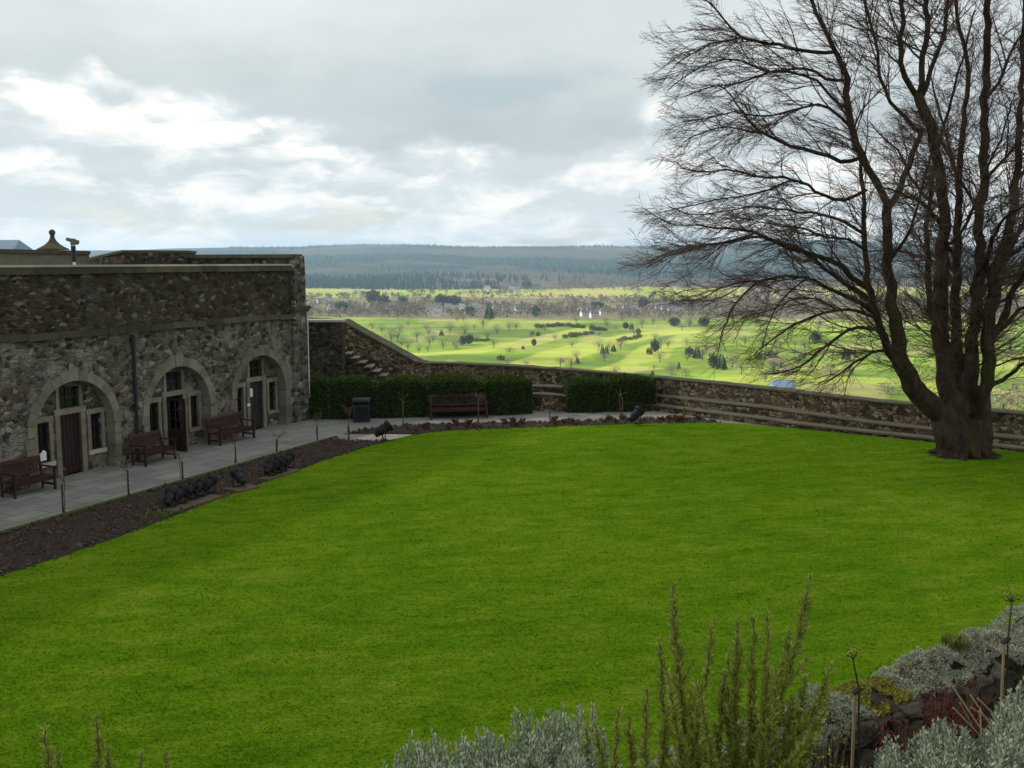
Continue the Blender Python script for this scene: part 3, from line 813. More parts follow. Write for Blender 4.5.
for bi, (c, r, sp) in enumerate(ARC):
    mb = MB(); nv = 15; r2 = r + .29
    for i in range(nv):                     # voussoirs, keystone a little longer
        a0, a1 = math.pi * (i + .013) / nv, math.pi * (i + .987) / nv; rr = r2 + (.10 if i == nv // 2 else U(-.05, .05)); ri = r - .012
        pts = []
        for (a, q) in ((a0, ri), ((a0 + a1) / 2, ri), (a1, ri), (a1, rr), ((a0 + a1) / 2, rr), (a0, rr)): pts.append((c - q * math.cos(a), sp + q * math.sin(a)))
        pr = .045 + U(-.01, .01)
        mb.add([(x, pr, z) for x, z in pts] + [(x, -REC + .02, z) for x, z in pts], [tuple(range(6)), tuple(range(11, 5, -1))] + [(j, (j + 1) % 6, 6 + (j + 1) % 6, 6 + j) for j in range(6)])
    for s in (-1, 1):                       # jamb blocks
        z = 0.0
        while z < sp - .1:
            h = min(U(.28, .42), sp - z); w = U(.22, .40)
            xc = c + s * (r - .012 + w / 2); mb.box((xc, (.04 - REC + .02) / 2, z + h / 2), (w, REC + .02, h - .015)); z += h
    mb.build('arch_surround', M['sandstone'] if bi != 0 else M['greystone'], BLD)
    dx = -.08                               # image right is smaller u
    D = (c + dx - .40, c + dx + .40, 0.0, 1.88); F = (c + dx - .38, c + dx + .38, 2.06, 2.70)
    W1 = (c + .72, c + 1.14, .55, 1.76); W2 = (c - 1.28, c - .86, .62, 1.76)
    mb = MB(); rect_wall(mb, c - r, c + r, 0, sp + r, [D, F, W1, W2], -REC, .16)
    mb.build('bay_wall', M['rubble_low'], BLD)
    mb = MB()                               # dressed stone round door: posts and lintel
    mb.b2(D[0] - .17, D[0], -REC - .1, -REC + .05, 0, 1.88); mb.b2(D[1], D[1] + .17, -REC - .1, -REC + .05, 0, 1.88)
    mb.b2(D[0] - .20, D[1] + .20, -REC - .1, -REC + .06, 1.884, 2.055)
    mb.b2(F[1], F[1] + .12, -REC - .1, -REC + .04, 2.06, 2.72); mb.b2(F[0] - .12, F[0], -REC - .1, -REC + .04, 2.06, 2.72)
    mb.build('door_surround', M['sandstone'], BLD)
    mb = MB(); mb.b2(F[0], F[1], -REC - .15, -REC - .12, 2.06, 2.70); fl = mb.build('fanlight', M['glass'], BLD)
    mb = MB(); mb.b2(c + dx - .02, c + dx + .02, -REC - .115, -REC - .09, 2.06, 2.70); mb.b2(F[0], F[1], -REC - .114, -REC - .088, 2.36, 2.40); mb.build('glazing_bar', M['door_dark'], fl)
    for wr in (W1, W2):
        mb = MB(); mb.b2(wr[0], wr[1], -REC - .15, -REC - .12, wr[2], wr[3]); w = mb.build('window', M['glass'], BLD)
        mb = MB()
        for a, b, z0, z1 in ((wr[0], wr[0] + .045, wr[2], wr[3]), (wr[1] - .045, wr[1], wr[2], wr[3]), (wr[0] + .045, wr[1] - .045, wr[2], wr[2] + .05), (wr[0] + .045, wr[1] - .045, wr[3] - .05, wr[3])): mb.b2(a, b, -REC - .118, -REC - .07, z0, z1)
        mb.b2((wr[0] + wr[1]) / 2 - .014, (wr[0] + wr[1]) / 2 + .014, -REC - .117, -REC - .085, wr[2] + .05, wr[3] - .05)
        for q in (1, 2): mb.b2(wr[0] + .045, wr[1] - .045, -REC - .116, -REC - .088, wr[2] + (wr[3] - wr[2]) * q / 3 - .012, wr[2] + (wr[3] - wr[2]) * q / 3 + .012)
        mb.build('frame', M['door'], w)
        mb = MB(); mb.b2(wr[0] - .14, wr[1] + .14, -REC - .02, -REC + .09, wr[2] - .13, wr[2] - .003); mb.build('sill', M['coping_pale'] if bi == 2 else M['sandstone'], w)
        mb = MB()
        mb.b2(wr[0] - .13, wr[0] - .002, -REC - .06, -REC + .045, wr[2], wr[3]); mb.b2(wr[1] + .002, wr[1] + .13, -REC - .06, -REC + .045, wr[2], wr[3]); mb.b2(wr[0] - .16, wr[1] + .16, -REC - .06, -REC + .05, wr[3] + .003, wr[3] + .16)
        mb.build('surround', M['sandstone'], w)
    if bi == 1:                             # middle bay: the half-glazed leaf stands open, square to the wall
        hx = D[1] - .03
        mb = MB(); mb.b2(hx - .045, hx, -REC, .46, .03, .80); mb.b2(hx - .045, hx, -REC, -REC + .10, .80, 1.85); mb.b2(hx - .045, hx, .36, .46, .80, 1.85)
        mb.b2(hx - .045, hx, -REC + .10, .36, 1.76, 1.85)
        for q in (1, 2): mb.b2(hx - .038, hx - .007, -REC + .10, .36, .80 + .32 * q - .02, .80 + .32 * q + .02)
        mb.b2(hx - .036, hx - .009, -.005, .025, .80, 1.76)
        d = mb.build('door', M['door'], BLD); d['label'] = 'half-glazed dark red door leaf standing open'
        mb = MB(); mb.tube([(hx + .03, .38, 1.0), (hx + .03, .30, 1.0)], .014, 6); mb.build('handle', M['iron'], d)
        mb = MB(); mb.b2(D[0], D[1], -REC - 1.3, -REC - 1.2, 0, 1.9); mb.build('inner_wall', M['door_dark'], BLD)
    else:
        mb = MB(); mb.b2(D[0] + .002, D[1] - .002, -REC - .14, -REC - .09, .02, 1.87)
        for q in range(5): mb.b2(D[0] + .06 + q * .14, D[0] + .18 + q * .14, -REC - .089, -REC - .075, .08, 1.82)
        d = mb.build('door', M['door_dark'] if bi == 0 else M['door'], BLD)
        mb = MB(); mb.box((D[0] + .10, -REC - .055, 1.0), (.03, .04, .14)); mb.build('handle', M['iron'], d)
        if bi == 0 or True:
            if c < 3:
                mb = MB(); mb.b2(c + dx + .10, c + dx + .30, -REC - .072, -REC - .068, 1.30, 1.62); mb.build('notice', M['white'], d)
                mb = MB(); mb.b2(D[1] + .02, D[1] + .20, -REC + .052, -REC + .056, .98, 1.08); mb.build('notice', M['white'], d)
mb = MB(); pu = W2L(G(139, 455))[0]; pu = 8.2
mb.tube([(pu, .09, .05), (pu, .09, 4.15)], .055, 8); [mb.box((pu, .06, z), (.17, .10, .06)) for z in (.5, 1.7, 2.9, 4.0)]
mb.b2(pu - .16, pu + .16, .0, .22, 4.0, 4.2) if False else None
mb.build('drainpipe', M['iron'], BLD)
mb = MB(); mb.tube([(-1.27, .18, .9), (-1.27, .18, 4.3)], .02, 6); mb.build('lightning_conductor', M['white'], BLD)

# parapets of the battery behind
def lw(x, y, n):
    """point on the vertical plane n metres in front of the arcade (negative: behind), seen at pixel x, y"""
    d = ray(x, y); t = ((P2w + ND * n - EYE).dot(ND)) / d.dot(ND); return EYE + d * t
rp = empty('return_parapet', L2W(-.9, -.65), BROT, 'dark parapet with dark coping running back from the corner pier of the range', 'parapet wall')
mb = MB(); mb.b2(-.35, .15, -6.6, .55, -1.65, .12); mb.build('wall', M['rubble_up'], rp)
for ch in kids(rp): ch.location = (0, 0, 6.5)
mb = MB(); mb.b2(-.42, .22, -6.65, .62, 6.622, 6.77); mb.build('coping', M['coping'], rp)
a = lw(123, 250, -5.4); b = lw(189, 250.5, -5.4)
bx = empty('battery_block', (a.x, a.y, 0), 0, 'square grey parapet block with sloping pale left side behind the range', 'parapet wall')
c_ = a + (a - b).normalized() * .3 + Vector((-2.6, 3.2, 0)); dd = b + Vector((-.8, 3.4, 0))
poly = [(p.x - a.x, p.y - a.y) for p in (a, b, dd, c_)]
mb = MB(); mb.prism(poly, 4.9, [a.z - .1, b.z - .1, b.z - .1, a.z - .42]); mb.build('wall', M['rubble_up'], bx)
mb = MB(); big = [(x * 1.0 + (.04 if x > 0 else -.04), y + (-.06 if y < 1 else .06)) for x, y in poly]
mb.prism(big, [a.z - .098, b.z - .098, b.z - .098, a.z - .418], [a.z, b.z, b.z, a.z - .32]); mb.build('coping', M['coping'], bx)
a = lw(-60, 247.5, -7.5); b = lw(89, 251, -7.5)
bp = empty('battery_parapet', (b.x, b.y, 0), 0, 'low grey parapet under the ball finial, farthest left behind the range', 'parapet wall')
d = (a - b); nrmw = Vector((-d.y, d.x, 0)).normalized(); nrmw = nrmw if nrmw.y > 0 else -nrmw
poly = [Vector((0, 0, 0)), Vector((d.x, d.y, 0)), Vector((d.x, d.y, 0)) + nrmw * .8, nrmw * .8]
mb = MB(); mb.prism([(p.x, p.y) for p in poly], 4.9, [b.z - .14, a.z - .14, a.z - .14, b.z - .14]); mb.build('wall', M['greystone'], bp)
poly2 = [(poly[0] - nrmw * .08), (poly[1] - nrmw * .08), (poly[2] + nrmw * .08), (poly[3] + nrmw * .08)]
mb = MB(); mb.prism([(p.x, p.y) for p in poly2], [b.z - .138, a.z - .138, a.z - .138, b.z - .138], [b.z, a.z, a.z, b.z]); mb.build('coping', M['coping'], bp)
f0 = lw(53, 249.5, -7.9); sc = f0.y / FPX
fi = empty('ball_finial', (f0.x, f0.y, f0.z - .02), 0, 'mossy stone ball finial on a flared base, standing on the battery parapet', 'finial')
prof = [(15 * sc, 0), (15 * sc, 1 * sc), (11 * sc, 3 * sc), (7 * sc, 5.5 * sc), (4 * sc, 8.5 * sc), (2.4 * sc, 11.5 * sc), (2.0 * sc, 14 * sc), (2.6 * sc, 14.6 * sc)]
mb = MB(); mb.lathe(prof, (0, 0, 0), 18); mb.build('base', M['coping'], fi, smooth=True)
mb = MB(); mb.lathe([(.1 * sc, 14 * sc)] + [(3.1 * sc * math.sin(math.pi * i / 8), 17.2 * sc - 3.1 * sc * math.cos(math.pi * i / 8)) for i in range(1, 8)] + [(.1 * sc, 20.3 * sc)], (0, 0, 0), 16); mb.build('ball', M['coping'], fi, smooth=True)
t0 = lw(74, 262, -2.2); sc = t0.y / FPX
tp_ = empty('viewing_telescope', (t0.x, t0.y, 5.0), .5, 'coin-operated viewing telescope on a black post on the battery terrace', 'telescope')
ht = zat(t0.y, 242) - 5.0
mb = MB(); mb.lathe([(.16, 0), (.16, .04), (.06, .08), (.06, ht - .3), (.075, ht - .28), (.075, ht - .12)], (0, 0, 0), 12); mb.build('post', M['iron'], tp_)
mb = MB(); mb.box((0, 0, ht), (.15, .15, .22)); mb.tube([(-.20, -.04, ht + .10), (.17, .04, ht - .02)], [.055, .08], 10); mb.build('head', M['greystone'], tp_)
mb = MB(); mb.b2(-.05, .05, -.085, -.062, ht - .9, ht - .65); mb.build('coin_plate', M['white'], tp_)
r0 = PD(-14, 249, 52); r1 = PD(15, 249, 52); zt = zat(52, 239.5)
rf = empty('slate_roof_building', (r0.x, r0.y, 0), 0, 'slate roof just showing above the parapet, left of the ball finial', 'building')
w_ = r1.x - r0.x; hb = zat(52, 250)
mb = MB(); mb.b2(-6, w_ - .1, .1, 1.9, 0, hb - .05); mb.build('wall', M['greystone'], rf)
mb = MB(); mb.add([(-6.2, -.1, hb), (w_, -.1, hb), (w_, 2.1, hb), (-6.2, 2.1, hb), (-6.2, 1, zt), (w_ - .25, 1, zt)], [(0, 1, 5, 4), (2, 3, 4, 5), (1, 2, 5), (3, 0, 4), (3, 2, 1, 0)]); mb.build('roof', M['lead'], rf)

# ------------------------------------------------------------------ hedges
def hedge(name, label, runs, depth, ztops, zj=.05):
    """clipped hedge along a plan line; runs: list of points"""
    base = runs[0]
    root = empty(name, (base.x, base.y, 0), 0, label, 'hedge', 'clipped hedges along the path')
    core = MB(); lf = MB()
    for (a, b), zt in zip(zip(runs, runs[1:]), ztops):
        zt += U(-.07, .07)
        a, b = a - base, b - base; d = (b - a); L = d.length; d.normalize(); n = Vector((-d.y, d.x, 0))
        g = .05
        p = [a + d * g, b - d * g, b - d * g + n * depth, a + d * g + n * depth]
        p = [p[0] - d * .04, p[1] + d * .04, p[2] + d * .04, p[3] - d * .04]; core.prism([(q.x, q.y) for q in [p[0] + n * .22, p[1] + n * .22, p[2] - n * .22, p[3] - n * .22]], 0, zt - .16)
        def surf(s, w, hgt):
            return a + d * s + n * w + Vector((0, 0, hgt))
        cnt = int(L * 2200)
        for _ in range(cnt):
            q = rnd()
            s = U(.02, L - .02)
            bulge = .07 * noise.fractal(Vector((s * 1.1 + a.x, zt, 2.2)), 1, 2, 3)
            edge = min(s, L - s); notch = .40 * math.exp(-edge / .20)
            if q < .50:
                hh = U(.02, zt); rd = .22 * max(0, (hh - zt + .30) / .30) ** 2; pt = surf(s, U(-.03, .09) + rd + notch - bulge + (.10 if rnd() < .12 else 0), hh - rd * .2); nn = -n
            elif q < .86: wv = U(.06, depth - .06); pt = surf(s, wv, zt + U(-.08, .05) - .16 * max(0, 1 - min(wv, depth - wv) / .3) ** 2 - notch * 1.2 + bulge + .05 * noise.noise(Vector((s * 3, 5, a.x)))); nn = Vector((0, 0, 1))
            elif q < .93: pt = surf(s, depth + U(-.08, .03), U(.02, zt)); nn = n
            else:
                e = rnd() < .5; pt = surf((U(.0, .06) if e else L - U(.0, .06)), U(0, depth), U(.02, zt)); nn = -d if e else d
            dirv = (nn + Vector((U(-1, 1), U(-1, 1), U(-.5, 1.1))) * .9)
            lf.leaf(pt, dirv, U(.04, .075), U(.06, .12))
    core.build('inner_branches', M['hedge_core'], root); lf.build('leaves', M['hedge'], root)
    return root
h1 = [G(279, 419.5), G(329, 420), G(377, 418.8), G(428, 417.5), G(482, 416), G(533.5, 414.5)]
hz_ = [zat(p.y + .5, 377.2) for p in h1[:-1]]
hedge('clipped_hedge', 'long dark clipped hedge behind the litter bin and far bench', h1, 1.4, hz_)
h2 = [G(568, 413.5), G(609, 412.5), G(657, 411.5)]
hedge('clipped_hedge', 'shorter clipped hedge alone right of the gap showing wall ledges', h2, 1.35, [zat(h2[0].y + .5, 377.6), zat(h2[1].y + .5, 378)])

# ------------------------------------------------------------------ benches
def make_bench(L=2.0):
    root = empty('garden_bench'); w = .60; hs = .43; hb = .92
    tag(root, 'bench', 'bench', 'dark red wooden benches')
    for sx in (-1, 1):
        for fr in (0, 1):
            mb = MB(); x = sx * (L / 2 - .04)
            if fr: mb.b2(x - .035, x + .035, w - .07, w, 0, .64)
            else: mb.tube([(x, .05, 0), (x, .05, hs), (x, -.06, hb)], .042, 4)
            mb.build('leg', M['teak'], root)
        mb = MB(); mb.b2(sx * (L / 2 - .04) - .045, sx * (L / 2 - .04) + .045, .0, w + .04, .642, .68); mb.build('armrest', M['teak'], root)
        mb = MB(); mb.b2(sx * (L / 2 - .04) - .022, sx * (L / 2 - .04) + .022, .08, w - .072, .13, .19); mb.build('stretcher', M['teak'], root)
    mb = MB()
    for i in range(6): mb.b2(-L / 2 + .005, L / 2 - .005, .085 + i * .088, .085 + i * .088 + .072, hs - .03, hs)
    mb.b2(-L / 2 + .08, L / 2 - .08, w - .065, w - .03, hs - .12, hs - .032)
    mb.build('seat', M['teak'], root)
    mb = MB(); T = Matrix.Rotation(R(13), 3, 'X')
    mb.box((0, -.052, hb - .02), (L + .02, .045, .10), T); mb.box((0, .02, hs + .10), (L - .1, .035, .06), T)
    nsl = int(L / .105)
    for i in range(nsl): mb.box((-L / 2 + .1 + (L - .2) * i / (nsl - 1), -.016, (hs + hb) / 2 + .03), (.055, .022, hb - hs - .12), T)
    mb.build('backrest', M['teak'], root)
    return root
bench0 = make_bench(2.0)
def put_bench(px, label, first=False, rz=None, sx=1.0):
    a, b = G(*px[0]), G(*px[1]); m_ = (a + b) / 2; L = (b - a).length + .08
    d = (b - a).normalized(); ang = math.atan2(d.y, d.x) + math.pi       # local +x along b->a so +y faces the viewer side
    n = Vector((-math.sin(ang), math.cos(ang), 0))
    loc = m_ - n * .565
    o = bench0 if first else copy_tree(bench0)
    o.location = loc; o.rotation_euler = (0, 0, ang); o.scale = (L / 2.0, 1, 1); o['label'] = label
    return o
put_bench([(15.6, 499), (55, 489.5)], 'bench nearest the viewer, cut by the frame, below the left window of the nearest arch', True)
put_bench([(146, 466.7), (175, 459)], 'bench in front of the drainpipe, left of the open half-glazed door')
put_bench([(220.6, 446), (254, 438)], 'bench against the wall pier between middle and farthest arch')
put_bench([(431, 419.6), (487, 418.2)], 'bench set against the long clipped hedge, behind the flower bed')
# small white thing on the sill behind the near bench
wp = lw(42, 459, -.24)
o = MB().prism([(-.10, -.04), (.10, -.04), (.12, .05), (-.12, .05)], [0, 0, 0, 0], [.30, .16, .14, .26]).build('paper_bag', M['white'], None, (wp.x, wp.y, wp.z - .05))
o.rotation_euler = (0, 0, BROT); tag(o, 'small crumpled white bag on the window sill behind the nearest bench', 'bag')

# ------------------------------------------------------------------ litter bin
bp_ = G(361, 422.5)
bn = empty('litter_bin', (bp_.x, bp_.y + .25, 0), .1, 'square dark grey litter bin standing before the long hedge', 'litter bin')
mb = MB(); mb.box((0, 0, .36), (.66, .52, .72)); mb.b2(-.33, -.28, -.26, .26, .722, .86); mb.b2(.28, .33, -.26, .26, .722, .86); mb.b2(-.279, .279, .2, .26, .722, .86); mb.build('body', M['iron'], bn)
mb = MB(); mb.box((0, 0, .91), (.70, .56, .095)); mb.build('lid', m_plain('bin_lid', (.05, .052, .055), .5), bn)
mb = MB(); mb.box((0, -.266, .38), (.5, .008, .5)); mb.build('door', M['lamp_black'], bn)

# ------------------------------------------------------------------ standard roses on stakes
def make_rose(i, hst, hh, red, pale):
    root = empty('staked_rose')
    mb = MB(); mb.tube([(0, 0, -.03), (.008, 0, hst)], .024, 5); mb.build('stake', M['wood_stake'] if pale else M['stake_dark'], root)
    mb = MB(); p = Vector((.05, .02, -.02)); pts = [p.copy()]
    for q in range(7):
        p = p + Vector((U(-.03, .03) - (.006 if q < 3 else 0), U(-.03, .03), hh / 7)); pts.append(p.copy())
    mb.tube(pts, [.014] * 5 + [.012, .010, .009], 4)
    tips = []
    for q in range(7):
        d = Vector((U(-1, 1), U(-1, 1), U(.2, 1.2))).normalized(); l = U(.10, .26); b = pts[-1 - (q % 2)]
        e = b + d * l; e2 = e + (d + Vector((U(-.6, .6), U(-.6, .6), .4))) * .08
        mb.tube([b, e, e2], [.008, .006, .004], 3); tips += [b.lerp(e, .6), e, e2]
    mb.build('stem', M['wood_stake'], root)
    mb = MB()
    for t in tips:
        for _ in range(3 if red else 1): mb.leaf(t + Vector((U(-.03, .03), U(-.03, .03), U(-.03, .03))), Vector((U(-1, 1), U(-1, 1), U(-.6, 1))), U(.025, .045), U(.04, .08))
    mb.build('leaves', M['rose_leaf'] if red else M['rose_green'], root)
    return root
ROSES = [((63, 513), 484, 478, 0, 0, 'staked rose on the verge opposite the nearest bench, close to the picture edge'),
         ((128.5, 497), 470, 466, 1, 0, 'staked rose on the verge opposite the bench by the drainpipe'),
         ((183, 480.5), 461, 455, 0, 0, 'bare dark stake on the verge opposite the open half-glazed door'),
         ((236, 463), 447, 441, 1, 0, 'staked rose with rusty leaves opposite the bench between two arches'),
         ((276.5, 451.5), 439, 436, 0, 0, 'short dark stake on the verge just beyond the far floodlight cluster'),
         ((317.5, 441.5), 426, 418, 1, 0, 'reddish-leaved staked rose opposite the corner pier of the range'),
         ((349, 440), 426, 411, 1, 0, 'leaning staked rose in front of the litter bin at the bed corner'),
         ((403, 427), 402, 400, 0, 1, 'pale tall staked rose in the back bed, left of the hedge bench'),
         ((478.5, 425), 399, 397, 0, 1, 'pale tall staked rose overlapping the right end of the hedge bench'),
         ((550, 422.5), 411, 408, 0, 0, 'short stake before the gap between the two hedges'),
         ((622.5, 418.5), 397, 394.5, 0, 1, 'pale tall staked rose before the shorter hedge'),
         ((685, 419), 408, 405, 0, 1, 'faint short stake at the right end of the back flower bed')]
for i, (b, ys, yh, red, pale, lab) in enumerate(ROSES):
    g = G(*b); o = make_rose(i, zat(g.y, ys), max(zat(g.y, yh), .4), red, pale); o.location = g; o.rotation_euler = (0, 0, U(0, 6))
    tag(o, lab, 'staked rose', 'roses tied to stakes along the beds')

# ------------------------------------------------------------------ floodlights on slabs
def make_flood():
    root = empty('floodlight')
    T = Matrix.Rotation(R(-38), 3, 'X')
    mb = MB(); mb.lathe([(.07, -.34), (.10, -.32), (.12, -.20), (.145, -.16), (.15, .10), (.185, .13), (.19, .24), (.175, .24)], (0, 0, 0), 12)
    T4 = Matrix.Translation((0, 0, .34)) @ Matrix.Rotation(R(58), 4, 'X')
    mb.v = [tuple(T4 @ Vector(v)) for v in mb.v]
    mb.build('housing', M['lamp_black'], root, smooth=False)
    mb = MB(); mb.lathe([(.168, .18), (.16, .19), (.01, .20)], (0, 0, 0), 14); mb.v = [tuple(T4 @ Vector(v)) for v in mb.v]; mb.build('lens', M['lamp_glass'], root)
    mb = MB()
    for s in (-1, 1): mb.tube([(s * .215, 0, .03), (s * .215, 0, .36)], .018, 4)
    mb.b2(-.235, .235, -.03, .03, .02, .05); mb.tube([(0, 0, 0), (0, 0, .04)], .05, 8); mb.build('bracket', M['iron'], root)
    return root
fl0 = make_flood(); tag(fl0, 'x', 'floodlight', 'black garden floodlights'); firstf = [True]
def put_flood(x, y, rz, lab, sc=.85):
    g = G(x, y)
    o = fl0 if firstf[0] else copy_tree(fl0); firstf[0] = False
    o.location = (g.x, g.y, .105); o.rotation_euler = (0, 0, rz); o.scale = (sc,) * 3; o['label'] = lab
def slab(a, b, w, lab):
    pa, pb = G(*a), G(*b); m_ = (pa + pb) / 2; d = pb - pa; ang = math.atan2(d.y, d.x)
    o = MB().box((0, 0, .05), (d.length + .1, w, .11)).build('floodlight_slab', M['ledge_riser'], None, (m_.x, m_.y, .0)); o.rotation_euler = (0, 0, ang)
    tag(o, lab, 'paving slab', 'slabs under the floodlights')
aw = BROT - math.pi / 2
CL = [((170, 511), 'nearest floodlight, turned side-on, at the near end of the row of five'), ((181.5, 507), 'second floodlight from the near end of the row of five'), ((191, 503), 'middle floodlight of the row of five on the near slab'),
      ((200, 500), 'fourth floodlight of the row of five, next to its far end'), ((210, 496.5), 'last floodlight at the far end of the row of five')]
for i, ((x, y), lab) in enumerate(CL): put_flood(x, y, aw + (.5 if i == 0 else U(-.15, .15)), lab, .80)
slab((170, 514), (216, 499), .42, 'grey slab under the row of five floodlights')
put_flood(239, 490, aw + 1.2, 'lone floodlight on its own slab between the row of five and the group of four')
slab((232, 493), (250, 488.5), .7, 'grey slab under the lone floodlight in the long bed')
C3 = [((270, 479), 'near-end floodlight of the group of four farther along the bed'), ((276, 476.5), 'second floodlight of the group of four farther along the bed'), ((282, 474.5), 'third floodlight of the group of four farther along the bed'), ((289, 471), 'far-end floodlight of the group of four, tilted up')]
for (x, y), lab in C3: put_flood(x, y, aw + U(-.2, .2), lab, .80)
slab((264, 482), (294, 472.5), .42, 'grey slab under the group of four floodlights')
put_flood(384, 442.5, 1.9, 'floodlight at the bed corner beside the pale corner slab', 1.15)
put_flood(636, 426.5, 2.3, 'floodlight at the lawn edge before the shorter hedge', 1.15)

# pale slab crossing at the corner of the beds
cs = sheet('stepping_slabs', [G(352, 440.3), G(372, 434.8), G(412, 435.2), G(391, 441.3)], .03, M['coping_pale'], .03)

# ------------------------------------------------------------------ low plants in the beds
def make_bedder(kind):
    mb = MB()
    if kind == 0:
        for _ in range(46): mb.leaf(Vector((U(-.08, .08), U(-.08, .08), U(0, .13))), Vector((U(-1, 1), U(-1, 1), U(-.1, 1))), U(.03, .06), U(.07, .14))
        return mb.build('bedding_plant', M['rose_leaf'])
    for _ in range(7):
        p = Vector((U(-.04, .04), U(-.04, .04), 0)); d = Vector((U(-.6, .6), U(-.6, .6), 1)).normalized(); e = p + d * U(.2, .4)
        mb.tube([p, e], [.012, .007], 3)
        for q in range(3): mb.leaf(p.lerp(e, U(.4, 1)), Vector((U(-1, 1), U(-1, 1), U(0, 1))), .03, .07)
    return mb.build('bedding_plant', M['rose_leaf'])
bd = [make_bedder(0), make_bedder(1)]; used = [False, False]
def put_bed(g, kind, lab, grp, s):
    o = bd[kind] if not used[kind] else bd[kind].copy()
    if used[kind]: COL.objects.link(o)
    used[kind] = True; o.location = g; o.rotation_euler = (0, 0, U(0, 6)); o.scale = (s,) * 3
    tag(o, lab, 'plant', grp)
for i in range(46):
    x = U(400, 705); y0 = lerp([(345, 433), (361, 431), (405, 427.5), (440, 426), (540, 424), (658, 420), (705, 421)], x); y1 = lerp([(342, 434.5), (412, 434), (450, 431), (545, 427.5), (600, 425.5), (700, 423.6)], x)
    g = G(x, U(y0, y1)); put_bed((g.x, g.y, .05), 0, 'low rusty-leaved bedding plant in the narrow back flower bed', 'rusty bedding plants in the back bed', U(.7, 1.5))
for i in range(70):
    u = U(2.5, 22); n = U(3.75, 5.6); g = L2W(u, n, .06)
    put_bed(g, 1, 'small pruned rose bush in the dark soil of the long bed', 'pruned roses in the long bed', U(.3, .65))
for x, y in ((352, 440), (399, 438), (424, 434), (372, 437)):
    pass
# grassy weeds at the floodlights
def tuft(name, g, n, h, spread, mat, lab, cat='grass tuft', grp=None):
    mb = MB()
    for _ in range(n):
        p = Vector((U(-spread, spread), U(-spread, spread), 0)); d = Vector((U(-.7, .7), U(-.7, .7), 1)); mb.leaf(p, d, U(.012, .03), h * U(.5, 1.1))
    o = mb.build(name, mat, None, g); tag(o, lab, cat, grp); return o
g = G(158, 516, .05); tuft('grass_tuft', g, 120, .16, .34, M['tuft'], 'straggly weeds beside the near end of the long floodlight row')
g = G(226, 499, .05); tuft('grass_tuft', g, 80, .14, .32, M['tuft'], 'straggly weeds just before the lone floodlight slab')

# ------------------------------------------------------------------ the beech
TY = 32.9
TB = G(962, 457); TB = Vector((TB.x, TB.y, 0))
tree = empty('beech_tree', TB, 0, 'huge leafless many-stemmed beech at the right edge of the lawn', 'tree')
PXM = TY / FPX
trunk = MB(); limbs = MB(); twigs = MB()
LIMBS = []        # (points, radii)
def P(x, y, dy=0.0): return PD(x, y, TY + dy) - TB
def limb(pts, dy=(0, 0), low=False, gen=True, dens=1.0):
    """pts: (px, py, r_px); dy: depth offset from first to last point"""
    n = len(pts); out = []; rad = []
    for i, (x, y, r) in enumerate(pts):
        t = i / (n - 1); out.append(P(x, y, dy[0] + (dy[1] - dy[0]) * t)); rad.append(max(r * (RS if y < 400 else RS + (1 - RS) * min(1, (y - 400) / 55) * .9), .5) * PXM)
    # smooth by Catmull-Rom
    q = []; qr = []
    for i in range(n - 1):
        p0, p1, p2, p3 = out[max(i - 1, 0)], out[i], out[i + 1], out[min(i + 2, n - 1)]
        m_ = max(2, int((p2 - p1).length / .35))
        for j in range(m_):
            t = j / m_; t2, t3 = t * t, t * t * t
            q.append(.5 * ((2 * p1) + (p2 - p0) * t + (2 * p0 - 5 * p1 + 4 * p2 - p3) * t2 + (3 * p1 - p0 - 3 * p2 + p3) * t3)); qr.append(rad[i] + (rad[i + 1] - rad[i]) * t)
    q.append(out[-1]); qr.append(rad[-1])
    for i in range(1, len(q) - 1):
        w = min(.09, max(qr[i] * .6, .035)); q[i] = q[i] + Vector((U(-w, w), U(-w, w), U(-w, w)))
    if low:
        cut = next((i for i, r in enumerate(qr) if q[i].z > 5.2 or r < .17), len(q) - 1); cut = max(cut, 2)
        trunk.tube(q[:cut + 2], qr[:cut + 2], 12)
        if cut < len(q) - 2: limbs.tube(q[cut:], qr[cut:], 9)
    else: limbs.tube(q, qr, 8 if max(qr) > .1 else 6)
    if gen: LIMBS.append((q, qr, dens))
    return q, qr
RS = .50
